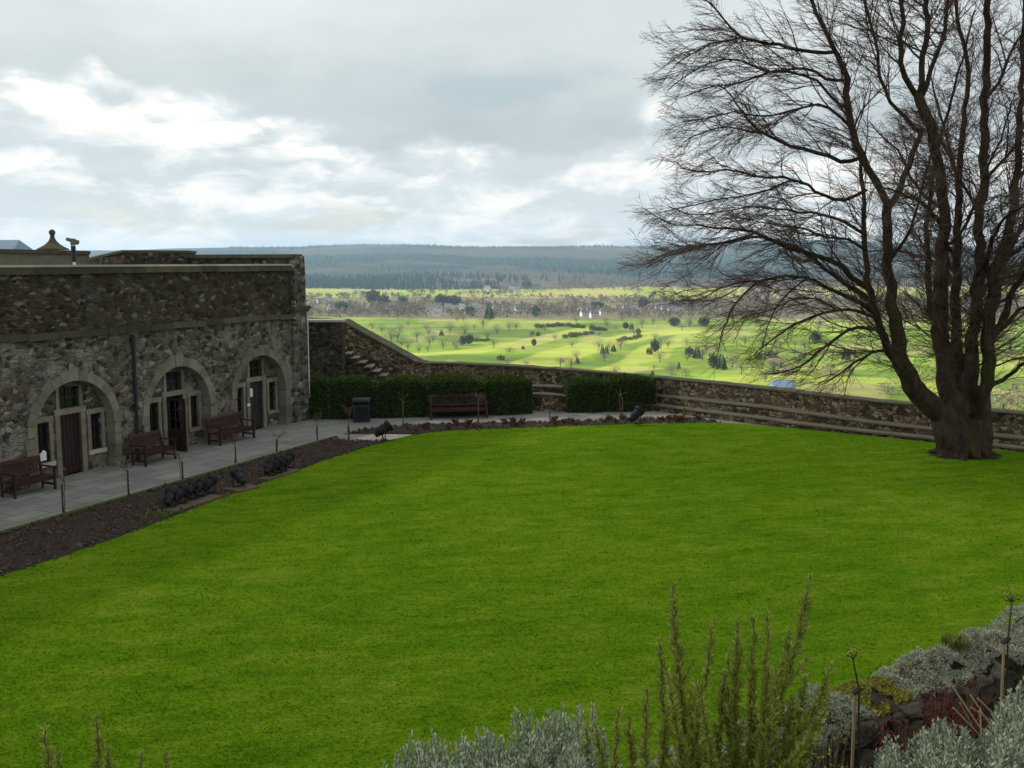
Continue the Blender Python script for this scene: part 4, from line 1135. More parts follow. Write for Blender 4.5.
st_ = [
    # stems
    ([(954, 462, 15), (948, 430, 19), (933, 406, 21), (912, 386, 20), (900, 352, 16), (896, 325, 14), (891, 289, 10.5), (889, 240, 9.5), (888, 203, 9)], (-.3, -.4), True),
    ([(912, 385, 12), (890, 350, 8.5), (878, 315, 7), (868, 280, 6), (865, 219, 4.6), (862, 176, 3.4), (857, 140, 2.2), (850, 105, 1.4)], (-.4, -1.2), True),
    ([(888, 205, 7.5), (874, 178, 7), (862, 156, 7), (852, 133, 7), (847, 108, 6.6), (847, 78, 6), (838, 55, 5), (827, 36, 4.2), (816, 12, 3.6), (807, -12, 3), (797, -60, 2), (790, -110, 1)], (-.4, -1.0), False),
    ([(889, 207, 6.5), (899, 188, 6), (909, 165, 5.6), (919, 138, 5), (921, 130, 4.4)], (-.4, .2), False),
    ([(920, 133, 4), (905, 118, 3.6), (890, 102, 3.4), (880, 75, 3.2), (876, 40, 2.8), (866, 5, 2.4), (858, -40, 1.8), (850, -90, 1)], (.2, .6), False),
    ([(964, 464, 19), (957, 425, 21), (949, 388, 20), (943, 340, 16), (941, 289, 14), (943, 230, 11), (943, 176, 10), (936, 146, 10), (926, 118, 10), (918, 94, 9.5)], (.0, .2), True),
    ([(919, 96, 6.5), (922, 66, 6), (927, 30, 5.5), (926, -5, 5), (930, -60, 3.5), (934, -120, 1.4)], (.2, .8), False),
    ([(917, 95, 6), (905, 78, 5.4), (901, 48, 4.8), (903, 12, 4.2), (898, -40, 3), (890, -100, 1.3)], (.2, -.6), False),
    ([(921, 98, 5), (932, 70, 4.4), (942, 42, 4), (948, 5, 3.4), (955, -50, 2.4), (962, -110, 1)], (.2, 1.2), False),
    ([(968, 440, 15), (960, 390, 14), (956, 340, 11), (957, 289, 9), (959, 220, 7.5), (960, 156, 6), (965, 110, 5), (968, 70, 4.4), (960, 30, 3.6), (955, -10, 3), (950, -80, 1.4)], (.7, 1.5), True),
    ([(975, 460, 15), (972, 412, 15), (972, 350, 13), (977, 289, 11), (981, 219, 9), (984, 137, 8.2), (986, 62, 7), (988, 0, 6), (990, -70, 3.8), (992, -140, 1.5)], (.5, .2), True),
    ([(982, 455, 11), (983, 405, 13), (988, 350, 13), (993, 289, 12), (1003, 250, 10), (1011, 219, 8.4), (1018, 170, 6.6), (1021, 110, 5.6), (1023, 50, 5), (1028, -20, 3.6), (1034, -110, 1.5)], (-.2, -.8), True),
    ([(950, 400, 12), (938, 345, 9), (930, 300, 7), (926, 250, 5.5), (930, 200, 4.5), (938, 150, 3.6), (948, 110, 3), (962, 60, 2.2), (975, 10, 1.5)], (.9, 2.4), True),
    ([(982, 320, 8), (1000, 270, 6), (1022, 225, 5), (1050, 170, 4), (1080, 110, 3), (1105, 40, 2), (1125, -30, 1)], (.2, 1.5), False),
    ([(992, 340, 8), (1016, 290, 6), (1048, 240, 5), (1085, 190, 4), (1120, 130, 2.6), (1150, 70, 1.2)], (-.3, -2.0), False),
]
for pts, dy, low in st_: limb(pts, dy, low, True, 2.5)
RS = .60
br_ = [
    # long side limbs to the left, top to bottom
    ([(833, 52, 3.0), (815, 52, 2.8), (790, 47, 2.6), (768, 43, 2.3), (748, 40, 2), (733, 30, 1.7), (718, 12, 1.4), (703, -2, 1.0)], (-.9, -2.4)),
    ([(768, 43, 1.8), (740, 39, 1.5), (712, 44, 1.2), (692, 54, .9), (676, 64, .6)], (-1.7, -3.0)),
    ([(846, 80, 2.6), (825, 78, 2.3), (805, 68, 2.1), (782, 70, 1.8), (758, 76, 1.6), (733, 84, 1.3), (708, 88, 1.0), (684, 97, .7)], (-.8, -.2)),
    ([(848, 108, 2.6), (832, 98, 2.2), (818, 80, 2), (790, 72, 1.7), (764, 70, 1.5), (738, 60, 1.3), (712, 62, 1), (688, 74, .8), (668, 90, .5)], (-.7, -1.6)),
    ([(851, 128, 2.6), (830, 107, 2.3), (806, 106, 2), (784, 113, 1.7), (760, 116, 1.4), (735, 112, 1.2), (706, 118, .9), (682, 122, .6)], (-.8, -2.4)),
    ([(860, 158, 3.6), (840, 161, 3.2), (815, 152, 3), (790, 145, 2.6), (770, 137, 2.2), (755, 128, 1.9), (742, 112, 1.6), (732, 97, 1.2), (718, 84, .8)], (-.6, -2.6)),
    ([(770, 137, 1.8), (752, 131, 1.5), (728, 128, 1.2), (704, 132, 1.0), (684, 142, .6)], (-1.9, -3.4)),
    ([(866, 190, 3.2), (845, 200, 2.8), (825, 196, 2.5), (808, 186, 2.2), (792, 179, 2), (770, 177, 1.8), (747, 174, 1.6), (725, 170, 1.3), (702, 172, 1.0), (680, 168, .6)], (-1.0, -3.0)),
    ([(792, 180, 1.6), (768, 190, 1.4), (742, 196, 1.2), (715, 200, 1), (690, 206, .7), (664, 212, .4)], (-2, -1.6)),
    ([(866, 235, 3.0), (845, 222, 2.6), (822, 214, 2.2), (800, 212, 1.9), (775, 208, 1.6), (748, 206, 1.3), (720, 212, 1.0), (692, 214, .7), (668, 206, .5)], (-1.0, .6)),
    ([(872, 292, 5), (852, 276, 4.6), (830, 260, 4.0), (808, 254, 3.5), (788, 248, 3.1), (770, 240, 2.7), (755, 232, 2.3), (738, 230, 2.0), (718, 228, 1.6), (697, 226, 1.2), (675, 224, .8), (655, 216, .5)], (-.8, -3.0)),
    ([(755, 233, 1.7), (733, 240, 1.5), (710, 244, 1.3), (688, 250, 1.0), (664, 256, .7), (646, 268, .4)], (-2.4, -3.8)),
    ([(868, 300, 4.4), (846, 284, 3.8), (824, 268, 3.2), (806, 254, 2.8), (786, 243, 2.4), (762, 238, 2.1), (740, 240, 1.8), (716, 244, 1.4), (690, 247, 1.0), (662, 256, .6), (648, 264, .4)], (-.6, 1.4)),
    ([(876, 312, 4.2), (850, 298, 3.5), (828, 288, 3), (806, 278, 2.6), (785, 276, 2.3), (764, 281, 2.0), (746, 292, 1.7), (734, 306, 1.4), (726, 322, 1.1), (720, 338, .7), (718, 352, .4)], (-.7, -2.2)),
    ([(764, 281, 1.6), (742, 282, 1.3), (718, 290, 1.0), (700, 300, .7), (684, 300, .4)], (-1.7, -3.2)),
    ([(806, 279, 1.8), (790, 290, 1.5), (778, 306, 1.2), (768, 326, .9), (762, 346, .5)], (-1.6, -3.0)),
    ([(882, 330, 3.6), (858, 327, 3), (838, 338, 2.5), (818, 352, 2.2), (800, 366, 1.8), (784, 372, 1.3), (766, 374, .8)], (-.7, -2.6)),
    ([(880, 322, 3.2), (860, 312, 2.6), (838, 310, 2.3), (815, 316, 2.0), (792, 326, 1.6), (772, 340, 1.2), (756, 352, .7)], (-.8, .8)),
    ([(838, 311, 1.7), (820, 300, 1.4), (800, 298, 1.2), (780, 306, 1.0), (760, 314, .7), (742, 318, .4)], (.0, .6)),
    ([(890, 350, 3.0), (872, 352, 2.4), (854, 364, 1.9), (838, 376, 1.4), (824, 384, .8)], (-.5, -1.8)),
    ([(866, 250, 2.6), (848, 240, 2.1), (828, 238, 1.8), (806, 230, 1.5), (782, 226, 1.2), (760, 222, .9), (738, 218, .5)], (-1.1, -3.4)),
    # across and to the right
    ([(890, 260, 3), (905, 240, 2.5), (915, 215, 2.1), (922, 190, 1.7), (930, 160, 1.2), (936, 130, .7)], (-.4, -2.4)),
    ([(943, 210, 3), (925, 195, 2.5), (910, 176, 2.2), (898, 150, 1.8), (885, 140, 1.4), (870, 122, .9)], (0, 2.5)),
    ([(941, 250, 3), (962, 230, 2.6), (975, 200, 2.2), (988, 168, 1.9), (1000, 140, 1.5), (1012, 100, 1)], (0, -2.5)),
    ([(984, 180, 3), (1000, 165, 2.6), (1015, 145, 2.2), (1032, 120, 1.8), (1052, 95, 1.2), (1070, 60, .7)], (.3, -1.5)),
    ([(985, 100, 3), (998, 82, 2.6), (1010, 55, 2.2), (1024, 32, 1.9), (1040, 10, 1.5), (1058, -20, .8)], (.3, 1.4)),
    ([(982, 220, 3), (966, 190, 2.6), (955, 165, 2.2), (945, 130, 1.9), (935, 95, 1.5), (928, 60, .9)], (.3, 2.6)),
    ([(978, 388, 4.5), (996, 383, 4.2), (1008, 378, 3.6), (1020, 366, 3.2), (1036, 358, 2.6), (1060, 354, 1.8), (1090, 346, 1)], (-.3, -1.2)),
    ([(1000, 330, 4), (1020, 310, 3.4), (1045, 300, 2.8), (1072, 296, 2.1), (1100, 300, 1.3)], (-.4, .5)),
    ([(1003, 260, 4), (1024, 246, 3.2), (1050, 236, 2.6), (1080, 232, 1.9), (1115, 236, 1.1)], (-.4, -2.5)),
    ([(1016, 180, 3.6), (1036, 160, 3), (1062, 150, 2.4), (1090, 146, 1.7), (1120, 150, 1)], (-.6, .8)),
    # back and near limbs
    ([(958, 300, 5), (950, 275, 4), (935, 262, 3.2), (915, 255, 2.6), (890, 250, 2), (868, 252, 1.2)], (1.2, 6.5)),
    ([(972, 320, 5), (985, 290, 4), (1002, 280, 3.2), (1020, 275, 2.4), (1040, 276, 1.3)], (.6, 6.0)),
    ([(950, 250, 4), (940, 225, 3.4), (925, 205, 2.8), (906, 196, 2.2), (885, 188, 1.3)], (-.2, -5.0)),
    ([(985, 270, 4), (990, 245, 3.2), (1000, 225, 2.6), (1012, 212, 2), (1028, 205, 1.1)], (-.2, -5.0)),
    ([(960, 190, 3.4), (952, 160, 2.8), (940, 140, 2.3), (924, 128, 1.7), (905, 122, 1)], (1.2, 5.0)),
]
for pts, dy in br_: limb(pts, dy, False, True, 1.6)
bs = [G(963 + 34 * math.cos(a) * f, 458.5 + 3.2 * math.sin(a) * f) for a, f in [(2 * math.pi * i / 22, U(.6, 1.3)) for i in range(22)]]
sheet('bare_soil', [(p.x, p.y) for p in bs], .061, M['soil'])
# ---- fine branching
TCEN = P(960, 330)
def twig(p, d, l, r, lev, nseg, sides, gnarl, lift):
    pts = [p]; rad = [r]; cur = p; dd = d.normalized()
    for i in range(nseg):
        dd = (dd + Vector((U(-gnarl, gnarl), U(-gnarl, gnarl), U(-gnarl, gnarl) + lift))).normalized()
        cur = cur + dd * (l / nseg); pts.append(cur); rad.append(max(r * (1 - (i + 1) / nseg * .72), .0036))
    (limbs if lev == 1 and r > .03 else twigs).tube(pts, rad, sides, False)
    return pts, rad
def children(pts, rad, lev, spacing, lmin, lmax, dens=1.0, start=.12):
    """lay side shoots along a branch, alternating left and right"""
    L = sum((b - a).length for a, b in zip(pts, pts[1:])); s = 0; nxt = L * start + U(0, spacing); side = 1; acc = 0
    for i, (a, b) in enumerate(zip(pts, pts[1:])):
        seg = (b - a).length
        if seg < 1e-6: continue
        d = (b - a) / seg
        while nxt < acc + seg:
            t = (nxt - acc) / seg; p = a.lerp(b, t); r = rad[i] + (rad[i + 1] - rad[i]) * t
            frac = nxt / L
            out = Vector((p.x - TCEN.x, p.y - TCEN.y, 0)); out = out.normalized() if out.length > .3 else Vector((U(-1, 1), U(-1, 1), 0))
            perp = d.cross(Vector((U(-.5, .5), U(-.5, .5), 1))); perp = perp.normalized() if perp.length > .05 else d.orthogonal()
            perp = (Matrix.Rotation(U(-1.1, 1.1), 3, d) @ perp) * side; side = -side
            ang = U(.55, 1.0) if lev == 1 else U(.35, .80)
            nd = (d * math.cos(ang) + perp * math.sin(ang) + out * .30 + Vector((0, 0, .05))).normalized()
            l = U(lmin, lmax) * (1.0 - .70 * frac)
            yield p, nd, l, r
            nxt += spacing * U(.65, 1.4) / dens
        acc += seg
cnt = [0, 0, 0]
for pts, rad, dens in LIMBS:
    for p, nd, l, r in children(pts, rad, 1, .31, 1.4, 3.4, dens, .14):
        if p.z < 2.6: continue
        r1 = min(r * .62, U(.018, .034) * (l / 2.4))
        q, qr = twig(p, nd, l, max(r1, .012), 1, 7, 4, .20, U(-.035, .045)); cnt[0] += 1
        for p2, nd2, l2, r2 in children(q, qr, 2, .20, .6, 1.5):
            q2, qr2 = twig(p2, nd2, l2, min(max(r2 * .75, .006), .0125), 2, 4, 3, .22, U(-.05, .03)); cnt[1] += 1
            for p3, nd3, l3, r3 in children(q2, qr2, 3, .10, .25, .66):
                twig(p3, nd3, l3, min(max(r3 * .8, .0045), .0072), 3, 2, 3, .22, -.03); cnt[2] += 1
    # ends of limbs fan out
    q, qr = pts, rad
# epicormic shoots low on the stems
for pts, rad, dens in LIMBS[:15]:
    for i in range(len(pts) - 1):
        if pts[i].z < 1.9 or pts[i].z > 7 or rad[i] < .12: continue
        for _ in range(9):
            d = Vector((U(-1, 1), U(-1, 1), U(-.2, .9))).normalized(); q, qr = twig(pts[i] + d * rad[i] * .8, d, U(.4, 1.1), .007, 3, 4, 3, .3, 0)
            for p3, nd3, l3, r3 in children(q, qr, 3, .13, .2, .5): twig(p3, nd3, l3, .005, 3, 2, 3, .25, -.04)
# buttresses at the foot
for k_ in range(9):
    a = 2 * math.pi * k_ / 9 + U(-.2, .2); d = Vector((math.cos(a), math.sin(a) * .8, 0))
    trunk.tube([d * .45 + Vector((0, 0, 1.3)), d * .56 + Vector((0, 0, .50)), d * .80 + Vector((0, 0, .12)), d * U(1.05, 1.4) + Vector((0, 0, -.06))], [.24, .20, .15, .07], 8)
tr = trunk.build('trunk', M['bark'], tree)
md = tr.modifiers.new('fuse', 'REMESH'); md.mode = 'VOXEL'; md.voxel_size = .05; md.use_smooth_shade = True
dg = bpy.context.evaluated_depsgraph_get(); ev = tr.evaluated_get(dg); me2 = bpy.data.meshes.new_from_object(ev)
tr.modifiers.clear(); tr.data = me2
for _ in range(3):
    vs = np.zeros(len(me2.vertices) * 3); me2.vertices.foreach_get('co', vs); vs = vs.reshape(-1, 3)
    ed = np.zeros(len(me2.edges) * 2, dtype=np.int32); me2.edges.foreach_get('vertices', ed); ed = ed.reshape(-1, 2)
    acc = np.zeros_like(vs); cn = np.zeros(len(vs)); np.add.at(acc, ed[:, 0], vs[ed[:, 1]]); np.add.at(acc, ed[:, 1], vs[ed[:, 0]]); np.add.at(cn, ed[:, 0], 1); np.add.at(cn, ed[:, 1], 1)
    vs = vs * .5 + .5 * acc / np.maximum(cn, 1)[:, None]; me2.vertices.foreach_set('co', vs.ravel())
for v in me2.vertices:                       # fluted, knotted surface
    c = v.co; q_ = max(.3, 1 - c.z / 3.2); f = q_ * noise.fractal(Vector((c.x * 2.6, c.y * 2.6, c.z * .35)), 1, 2, 5) * .10 + q_ * noise.fractal(c * 5, 1, 2, 3) * .02
    v.co = c + v.normal * f
me2.update()
crown = limbs.build('limbs', M['bark'], tree, smooth=True)
tw = twigs.build('crown', M['twig'], tree)
print('beech', cnt, len(twigs.f), len(limbs.f))

# ------------------------------------------------------------------ trees of the golf course
def crown_cloud(mb, n, rx, rz, zc, size, shape='ball', flat=0.35):
    for _ in range(n):
        if shape == 'cone':
            t = 1 - math.sqrt(rnd()); t = t * .97; r = rx * (1 - t) ** .8 * U(.3, 1.1) + .03; a = U(0, 6.283); p = Vector((r * math.cos(a), r * math.sin(a), zc - rz + 2 * rz * t))
            d = Vector((math.cos(a), math.sin(a), U(-.4, .5)))
        else:
            v = Vector((random.gauss(0, 1), random.gauss(0, 1), random.gauss(0, 1))).normalized() * (U(.02, 1) ** .45)
            k_ = 1 + .55 * noise.noise(v * 2.3 + Vector((n * .37, 0, 0)))
            p = Vector((v.x * rx * k_, v.y * rx * k_, zc + v.z * rz * k_)); d = v + Vector((U(-.7, .7), U(-.7, .7), U(-.4, .8)))
        mb.leaf(p, d if d.length > .01 else Vector((0, 0, 1)), size * U(.5, 1.2), size * U(.8, 1.8))
PROTO = {}
def proto_tree(kind, seed):
    """unit tree: 1 m high, crown 1 m wide; scaled where it stands"""
    random.seed(seed); root = empty({'conifer': 'conifer_tree', 'round': 'evergreen_tree', 'bare': 'bare_tree', 'bush': 'bush', 'gorse': 'gorse_bush'}[kind])
    mb = MB()
    if kind in ('conifer', 'round'): mb.tube([(0, 0, -.03), (0, 0, .5), (0, 0, .9)], [.035, .025, .008], 5)
    elif kind == 'bare':
        mb.tube([(0, 0, -.03), (.01, 0, .22), (0, .01, .5), (.02, 0, .8)], [.035, .028, .018, .006], 5)
        for _ in range(9):
            z = U(.2, .5); a = U(0, 6.28); r = U(.25, .45); mb.tube([(0, 0, z), (r * .5 * math.cos(a), r * .5 * math.sin(a), z + .18), (r * math.cos(a), r * math.sin(a), z + U(.25, .42))], [.016, .011, .004], 3)
    else: mb.tube([(0, 0, -.05), (0, 0, .4)], [.04, .02], 4)
    mb.build('trunk', M['trunkfar'], root)
    mb = MB()
    if kind == 'conifer': crown_cloud(mb, 700, .5, .46, .54, .12, 'cone'); m_ = M['conifer']
    elif kind == 'round':
        for _ in range(4): crown_cloud(mb, 1, .1, .1, .5, .1)
        crown_cloud(mb, 700, .48, .42, .56, .13); m_ = M['yew']
    elif kind == 'bare': crown_cloud(mb, 900, .58, .42, .60, .032); m_ = M['bare']
    elif kind == 'bush': crown_cloud(mb, 620, .50, .46, .48, .055); m_ = M['bare']
    else: crown_cloud(mb, 460, .5, .46, .45, .13); m_ = M['gorse']
    mb.build('crown', m_, root); return root
for kind in ('conifer', 'round', 'bare', 'bush', 'gorse'): PROTO[kind] = [[proto_tree(kind, s), False] for s in (1, 2)]
random.seed(5)
CATN = {'conifer': 'conifer', 'round': 'evergreen tree', 'bare': 'bare tree', 'bush': 'bush', 'gorse': 'gorse bush'}
def plant(kind, x, y, h, w, lab, grp=None, depth_h=None):
    """x, y: picture column and foot row; h, w: size in picture pixels"""
    z = PLAIN
    for _ in range(4):
        g = G(x, y, z); z = land_z(g.x, g.y)
    g = G(x, y, z); sc = g.y / FPX
    pr = PROTO[kind][int(rnd() < .5)]
    o = pr[0] if not pr[1] else copy_tree(pr[0]); pr[1] = True
    o.location = (g.x, g.y, g.z - .2); o.rotation_euler = (0, 0, U(0, 6.28)); o.scale = (w * sc, w * sc, h * sc)
    tag(o, lab, CATN[kind], grp)
    return o
GT = [  # kind, x, foot y, height, width, label
    ('conifer', 441.5, 335.5, 6, 4, 'small dark egg-shaped conifer alone on the pale green, above the sloping stair wall'),
    ('round', 463, 345.5, 9.5, 8, 'dark blue-green evergreen beside the brown bush, left half of a close pair'),
    ('round', 469.5, 344.5, 10, 8, 'dark blue-green evergreen, right half of a close pair beyond the hedge'),
    ('bush', 456, 348.5, 11.5, 13, 'rounded brown leafless bush touching the dark evergreen pair'),
    ('bush', 509.5, 352, 5.5, 10, 'low brown bush above a dark rounded bush on the smooth fairway'),
    ('gorse', 501, 360, 5, 8, 'dark green rounded bush low on the fairway, just above the wall'),
    ('gorse', 532.5, 334.6, 3.5, 3.6, 'tiny dark bush, left of two side by side on rough ground'),
    ('gorse', 538, 336, 4.5, 4, 'tiny dark bush, right of two side by side on rough ground'),
    ('round', 534, 346, 7, 4.5, 'small upright dark tree standing alone between two pale fairways'),
    ('gorse', 523, 349.6, 4, 3, 'tiny dark bush left of the small upright dark tree'),
    ('conifer', 577.5, 363.6, 7.5, 4, 'narrow dark conifer with a bare tree right behind it'),
    ('bare', 576, 359, 9, 9, 'bare tree right behind a narrow dark conifer'),
    ('conifer', 602.5, 354.2, 10.5, 4, 'left one of two touching dark columnar conifers'),
    ('conifer', 606.5, 354.2, 9.5, 4.2, 'right one of two touching dark columnar conifers'),
    ('conifer', 613.5, 351.8, 8, 4.5, 'single pointed dark conifer just right of the touching pair'),
    ('bare', 609, 350, 10, 9, 'bare tree behind the single pointed conifer'),
    ('bare', 563, 363.6, 6, 6, 'thin bare sapling low on the pale fairway'),
    ('round', 625.7, 329, 6.5, 5.5, 'dark evergreen near the far edge of the course, beside a pointed conifer'),
    ('conifer', 631.5, 329.5, 6.5, 4.5, 'pointed conifer near the far edge of the course'),
    ('round', 638, 335, 6.5, 5, 'dark evergreen just below the pointed far-edge conifer'),
    ('bare', 616, 330, 6, 7, 'bare tree left of the far-edge evergreen'),
    ('round', 655, 352, 12, 8, 'tall dark evergreen in front of a brown bare tree'),
    ('gorse', 649.5, 354.5, 7, 6, 'dark bush at the foot of the tall evergreen'),
    ('bare', 661, 349, 14, 13, 'brown bare tree behind the tall dark evergreen'),
    ('conifer', 652.5, 376.5, 7, 3.5, 'small dark conifer whose foot touches the wall top, above the shorter hedge'),
    ('bare', 654, 370, 6, 5, 'bare sapling above the small conifer on the wall top'),
    ('bush', 672, 375, 14, 15, 'large pale brown bare bush close above the wall'),
    ('conifer', 678.8, 368.8, 7.5, 3.2, 'narrow dark conifer inside the pale brown bushes'),
    ('bush', 686, 376.5, 9, 9, 'pale brown bush close above the wall, right of the narrow conifer'),
    ('round', 674, 326.2, 8.5, 11, 'broad dull evergreen on the far green, left of a bare tree'),
    ('bare', 690, 326.5, 12, 10, 'bare tree between two broad evergreens on the far green'),
    ('round', 703.6, 326, 8.5, 10.5, 'broad dark evergreen on the far green, right of a bare tree'),
    ('round', 689, 356.5, 9.5, 8, 'dark evergreen at the left of the middle clump of trees'),
    ('conifer', 697, 358.5, 12.5, 8, 'dark conifer at the centre of the middle clump'),
    ('bare', 706, 354, 14, 12, 'bare tree behind the middle clump of conifers'),
    ('round', 713, 368, 14, 9, 'dark evergreen left in the big mixed clump with the long shadow'),
    ('conifer', 721.5, 369.8, 17, 9.5, 'tall dark conifer in the middle of the clump with the long shadow'),
    ('bush', 732.5, 367, 17, 15, 'brown bare tree at the right of the clump with the long shadow'),
    ('gorse', 758, 358.5, 7, 8, 'dark rounded bush, left of a pair seen through the lowest beech twigs'),
    ('gorse', 769.5, 357.5, 8, 13, 'dark wide bush, right of a pair seen through the lowest beech twigs'),
    ('bare', 765, 381.5, 14, 13, 'bare tree just left of the blue-roofed hut'),
    ('round', 815.5, 344, 12, 10, 'dark evergreen seen through the beech limbs'),
    ('bush', 830.5, 375, 13, 19, 'dark brown thicket right of the hut, seen through beech twigs'),
    ('conifer', 846, 360, 12, 8, 'dark conifer seen close left of the beech stems'),
    ('bush', 888, 394, 13, 24, 'brown scrub close above the wall, left of the beech trunk'),
    ('bush', 1003, 413, 26, 36, 'large brown leafless thicket above the wall, right of the beech trunk'),
    ('bush', 1030, 408, 32, 44, 'brown thicket at the picture edge beyond the wall'),
]
for kd, x, y, h, w, lab in GT: plant(kd, x, y, h, w, lab, 'trees and bushes on the golf course')
GB = [(450, 333.5, 13, 10), (465, 336.5, 15, 10), (483, 329, 15, 12), (497, 335, 12, 10), (509, 331, 11, 10), (382, 333, 10, 9), (391, 342, 15, 15), (398, 342, 14, 14), (417, 342, 14, 11), (429, 335, 9, 11), (433, 342, 10, 9), (443, 349, 12, 12),
      (419, 353, 11, 9), (408, 350.5, 10, 10), (476, 342, 9, 9), (488, 340, 10, 10), (428, 352, 8, 8), (642, 328.5, 13, 11), (653, 325, 11, 9), (607, 328, 8, 7), (526, 365.5, 6, 8), (508, 365, 6, 9), (516, 330, 9, 9), (545, 332, 7, 7), (555, 340, 7, 7),
      (668, 348, 12, 12), (716, 352, 12, 12), (745, 345, 10, 10), (780, 350, 11, 12), (800, 360, 12, 12), (857, 345, 12, 12), (1010, 350, 14, 14), (720, 330, 9, 9), (760, 330, 10, 10), (790, 332, 10, 10), (820, 328, 10, 10), (850, 328, 10, 10), (400, 332, 9, 9), (372, 330, 9, 8)]
for _ in range(48):
    y_ = 321 + 54 * rnd() ** 1.6; x_ = U(380 if y_ < 350 else 560, 900); q_ = U(.7, 1.2); GB.append((x_, y_, (7 + (y_ - 321) * .14) * q_, (7 + (y_ - 321) * .15) * q_))
for i, (x, y, h, w) in enumerate(GB):
    sec = 'bare tree in the loose grove beyond the sloping stair wall' if x < 440 and y > 330 else 'small bare tree dotted along the fairways of the golf course'
    plant('bare', x, y, h, w, sec, 'bare trees in the grove past the stair wall' if x < 440 and y > 330 else 'bare trees dotted on the fairways')
HB = [(x, 326 + 2.6 * abs((x - 560) / 25), 4, 6) for x in range(538, 584, 5)] + [(x, 337.5 - (x - 568) * .12, 4.5, 6) for x in range(566, 594, 5)] + [(x, 330.5, 5, 6) for x in range(592, 607, 4)] + [(x, 342 - (x - 620) * .22, 4, 6) for x in range(620, 645, 5)] + [(x, 341, 3, 5) for x in range(476, 490, 4)]
for x, y, h, w in HB: plant('gorse', x + U(-1, 1), y + U(-.5, .5), h * U(.8, 1.2), w, 'low dark gorse bush in the broken rows across the middle fairways', 'gorse bushes in rows on the golf course')
# village trees one can tell apart
VT = [('conifer', 489, 320, 18, 8, 'tall dark columnar conifer among the white village houses'), ('round', 343, 313, 11, 13, 'dark broad evergreen left of the village, near pale houses'), ('round', 374, 306, 15, 14, 'largest dark evergreen left of the village houses'),
      ('round', 384, 307, 11, 12, 'dark evergreen touching the largest one left of the village'), ('round', 403, 306, 9, 9, 'small dark evergreen alone between village woods'), ('round', 441, 307, 12, 12, 'dark evergreen mass above the white houses, left lobe'), ('round', 453, 307, 11, 14, 'dark evergreen mass above the white houses, right lobe'),
      ('round', 471, 316, 9, 10, 'dark evergreen just left of the columnar village conifer'), ('round', 536, 317, 11, 8, 'dark evergreen in the village wood beyond the columnar conifer'), ('round', 597, 308, 6, 13, 'flat dark evergreen clump at the field edge above the village'), ('round', 643, 311, 13, 9, 'dark evergreen at the field edge left of pinkish houses'),
      ('conifer', 690.5, 311, 14, 6, 'dark columnar tree on the bright far field'), ('round', 527, 289, 8, 10, 'dark evergreen beside the far white farm')]
for kd, x, y, h, w, lab in VT: plant(kd, x, y, h, w, lab, 'evergreens around the village')

# ------------------------------------------------------------------ houses
def make_house(wall, lw_=11, dp=8, hw=5, hr=3.6):
    root = empty('village_house')
    mb = MB(); mb.b2(-lw_ / 2, lw_ / 2, -dp / 2, dp / 2, -2, hw); mb.add([(-lw_ / 2, -dp / 2, hw), (-lw_ / 2, dp / 2, hw), (-lw_ / 2, 0, hw + hr - .3), (lw_ / 2, -dp / 2, hw), (lw_ / 2, dp / 2, hw), (lw_ / 2, 0, hw + hr - .3)], [(0, 1, 2), (5, 4, 3)])
    mb.build('wall', wall, root)
    mb = MB(); e = .5
    for s in (-1, 1):
        mb.add([(-lw_ / 2 - e, s * (dp / 2 + e), hw - .4), (lw_ / 2 + e, s * (dp / 2 + e), hw - .4), (lw_ / 2 + e, 0, hw + hr), (-lw_ / 2 - e, 0, hw + hr),
                (-lw_ / 2 - e, s * (dp / 2 + e), hw - .15), (lw_ / 2 + e, s * (dp / 2 + e), hw - .15), (lw_ / 2 + e, 0, hw + hr + .25), (-lw_ / 2 - e, 0, hw + hr + .25)],
               [(0, 1, 2, 3), (4, 5, 6, 7), (0, 1, 5, 4), (1, 2, 6, 5), (3, 0, 4, 7)])
    rf = mb.build('roof', M['rooftile'], root)
    mb = MB(); mb.b2(-lw_ / 2 + .4, -lw_ / 2 + 1.4, -.6, .6, hw + hr - .5, hw + hr + 1.3); mb.build('chimney', wall, rf)
    for wx in (-3, 0, 3):
        mb = MB(); mb.b2(wx - .6, wx + .6, -dp / 2 - .06, -dp / 2 + .02, 1.2, 2.8); mb.build('window', M['glass'], root)
    return root
HOUSE_AT = []
HP = {'w': [make_house(M['render']), False], 'p': [make_house(M['render_pink']), False]}
HS = [('w', 320, 303, 1.0), ('w', 326, 302.5, 1.1), ('w', 331, 310, .9), ('w', 431, 311, 1.3), ('w', 438, 309, 1.1), ('w', 438, 316, 1.2), ('w', 448, 309.5, 1.1), ('w', 456, 310.5, 1.0), ('w', 462, 310, 1.1), ('w', 476, 309, 1.1), ('w', 477, 313.5, 1.2), ('w', 484, 313, 1.2),
      ('w', 496, 311, 1), ('w', 512, 313.5, 1.2), ('w', 517.5, 313.5, 1.2), ('w', 584, 316.5, 1.0), ('w', 589, 314, .9), ('w', 594, 318, 1.1), ('w', 603, 315, .9), ('p', 619, 310.5, 1.1), ('p', 626, 311, 1.1), ('p', 633, 311.5, 1.1), ('p', 659, 311.5, 1.2), ('p', 665, 312.5, 1.2), ('p', 672, 313, 1.2), ('p', 680, 313.5, 1.1)]
TOWN = [('p', U(748, 850), U(290, 302), U(1.1, 1.6)) for _ in range(26)]
FARM = [('w', 487.5, 291, 1.5), ('w', 512.5, 291.5, 1.4), ('w', 518, 292, 1.2), ('w', 637, 288.5, 1.3)]
FLAB = ['white farmhouse left of the other farm buildings on the far field', 'white farm building in the middle of the far field', 'lower farm building right beside the white one on the far field', 'pale house at the wood edge, far right of the farm']
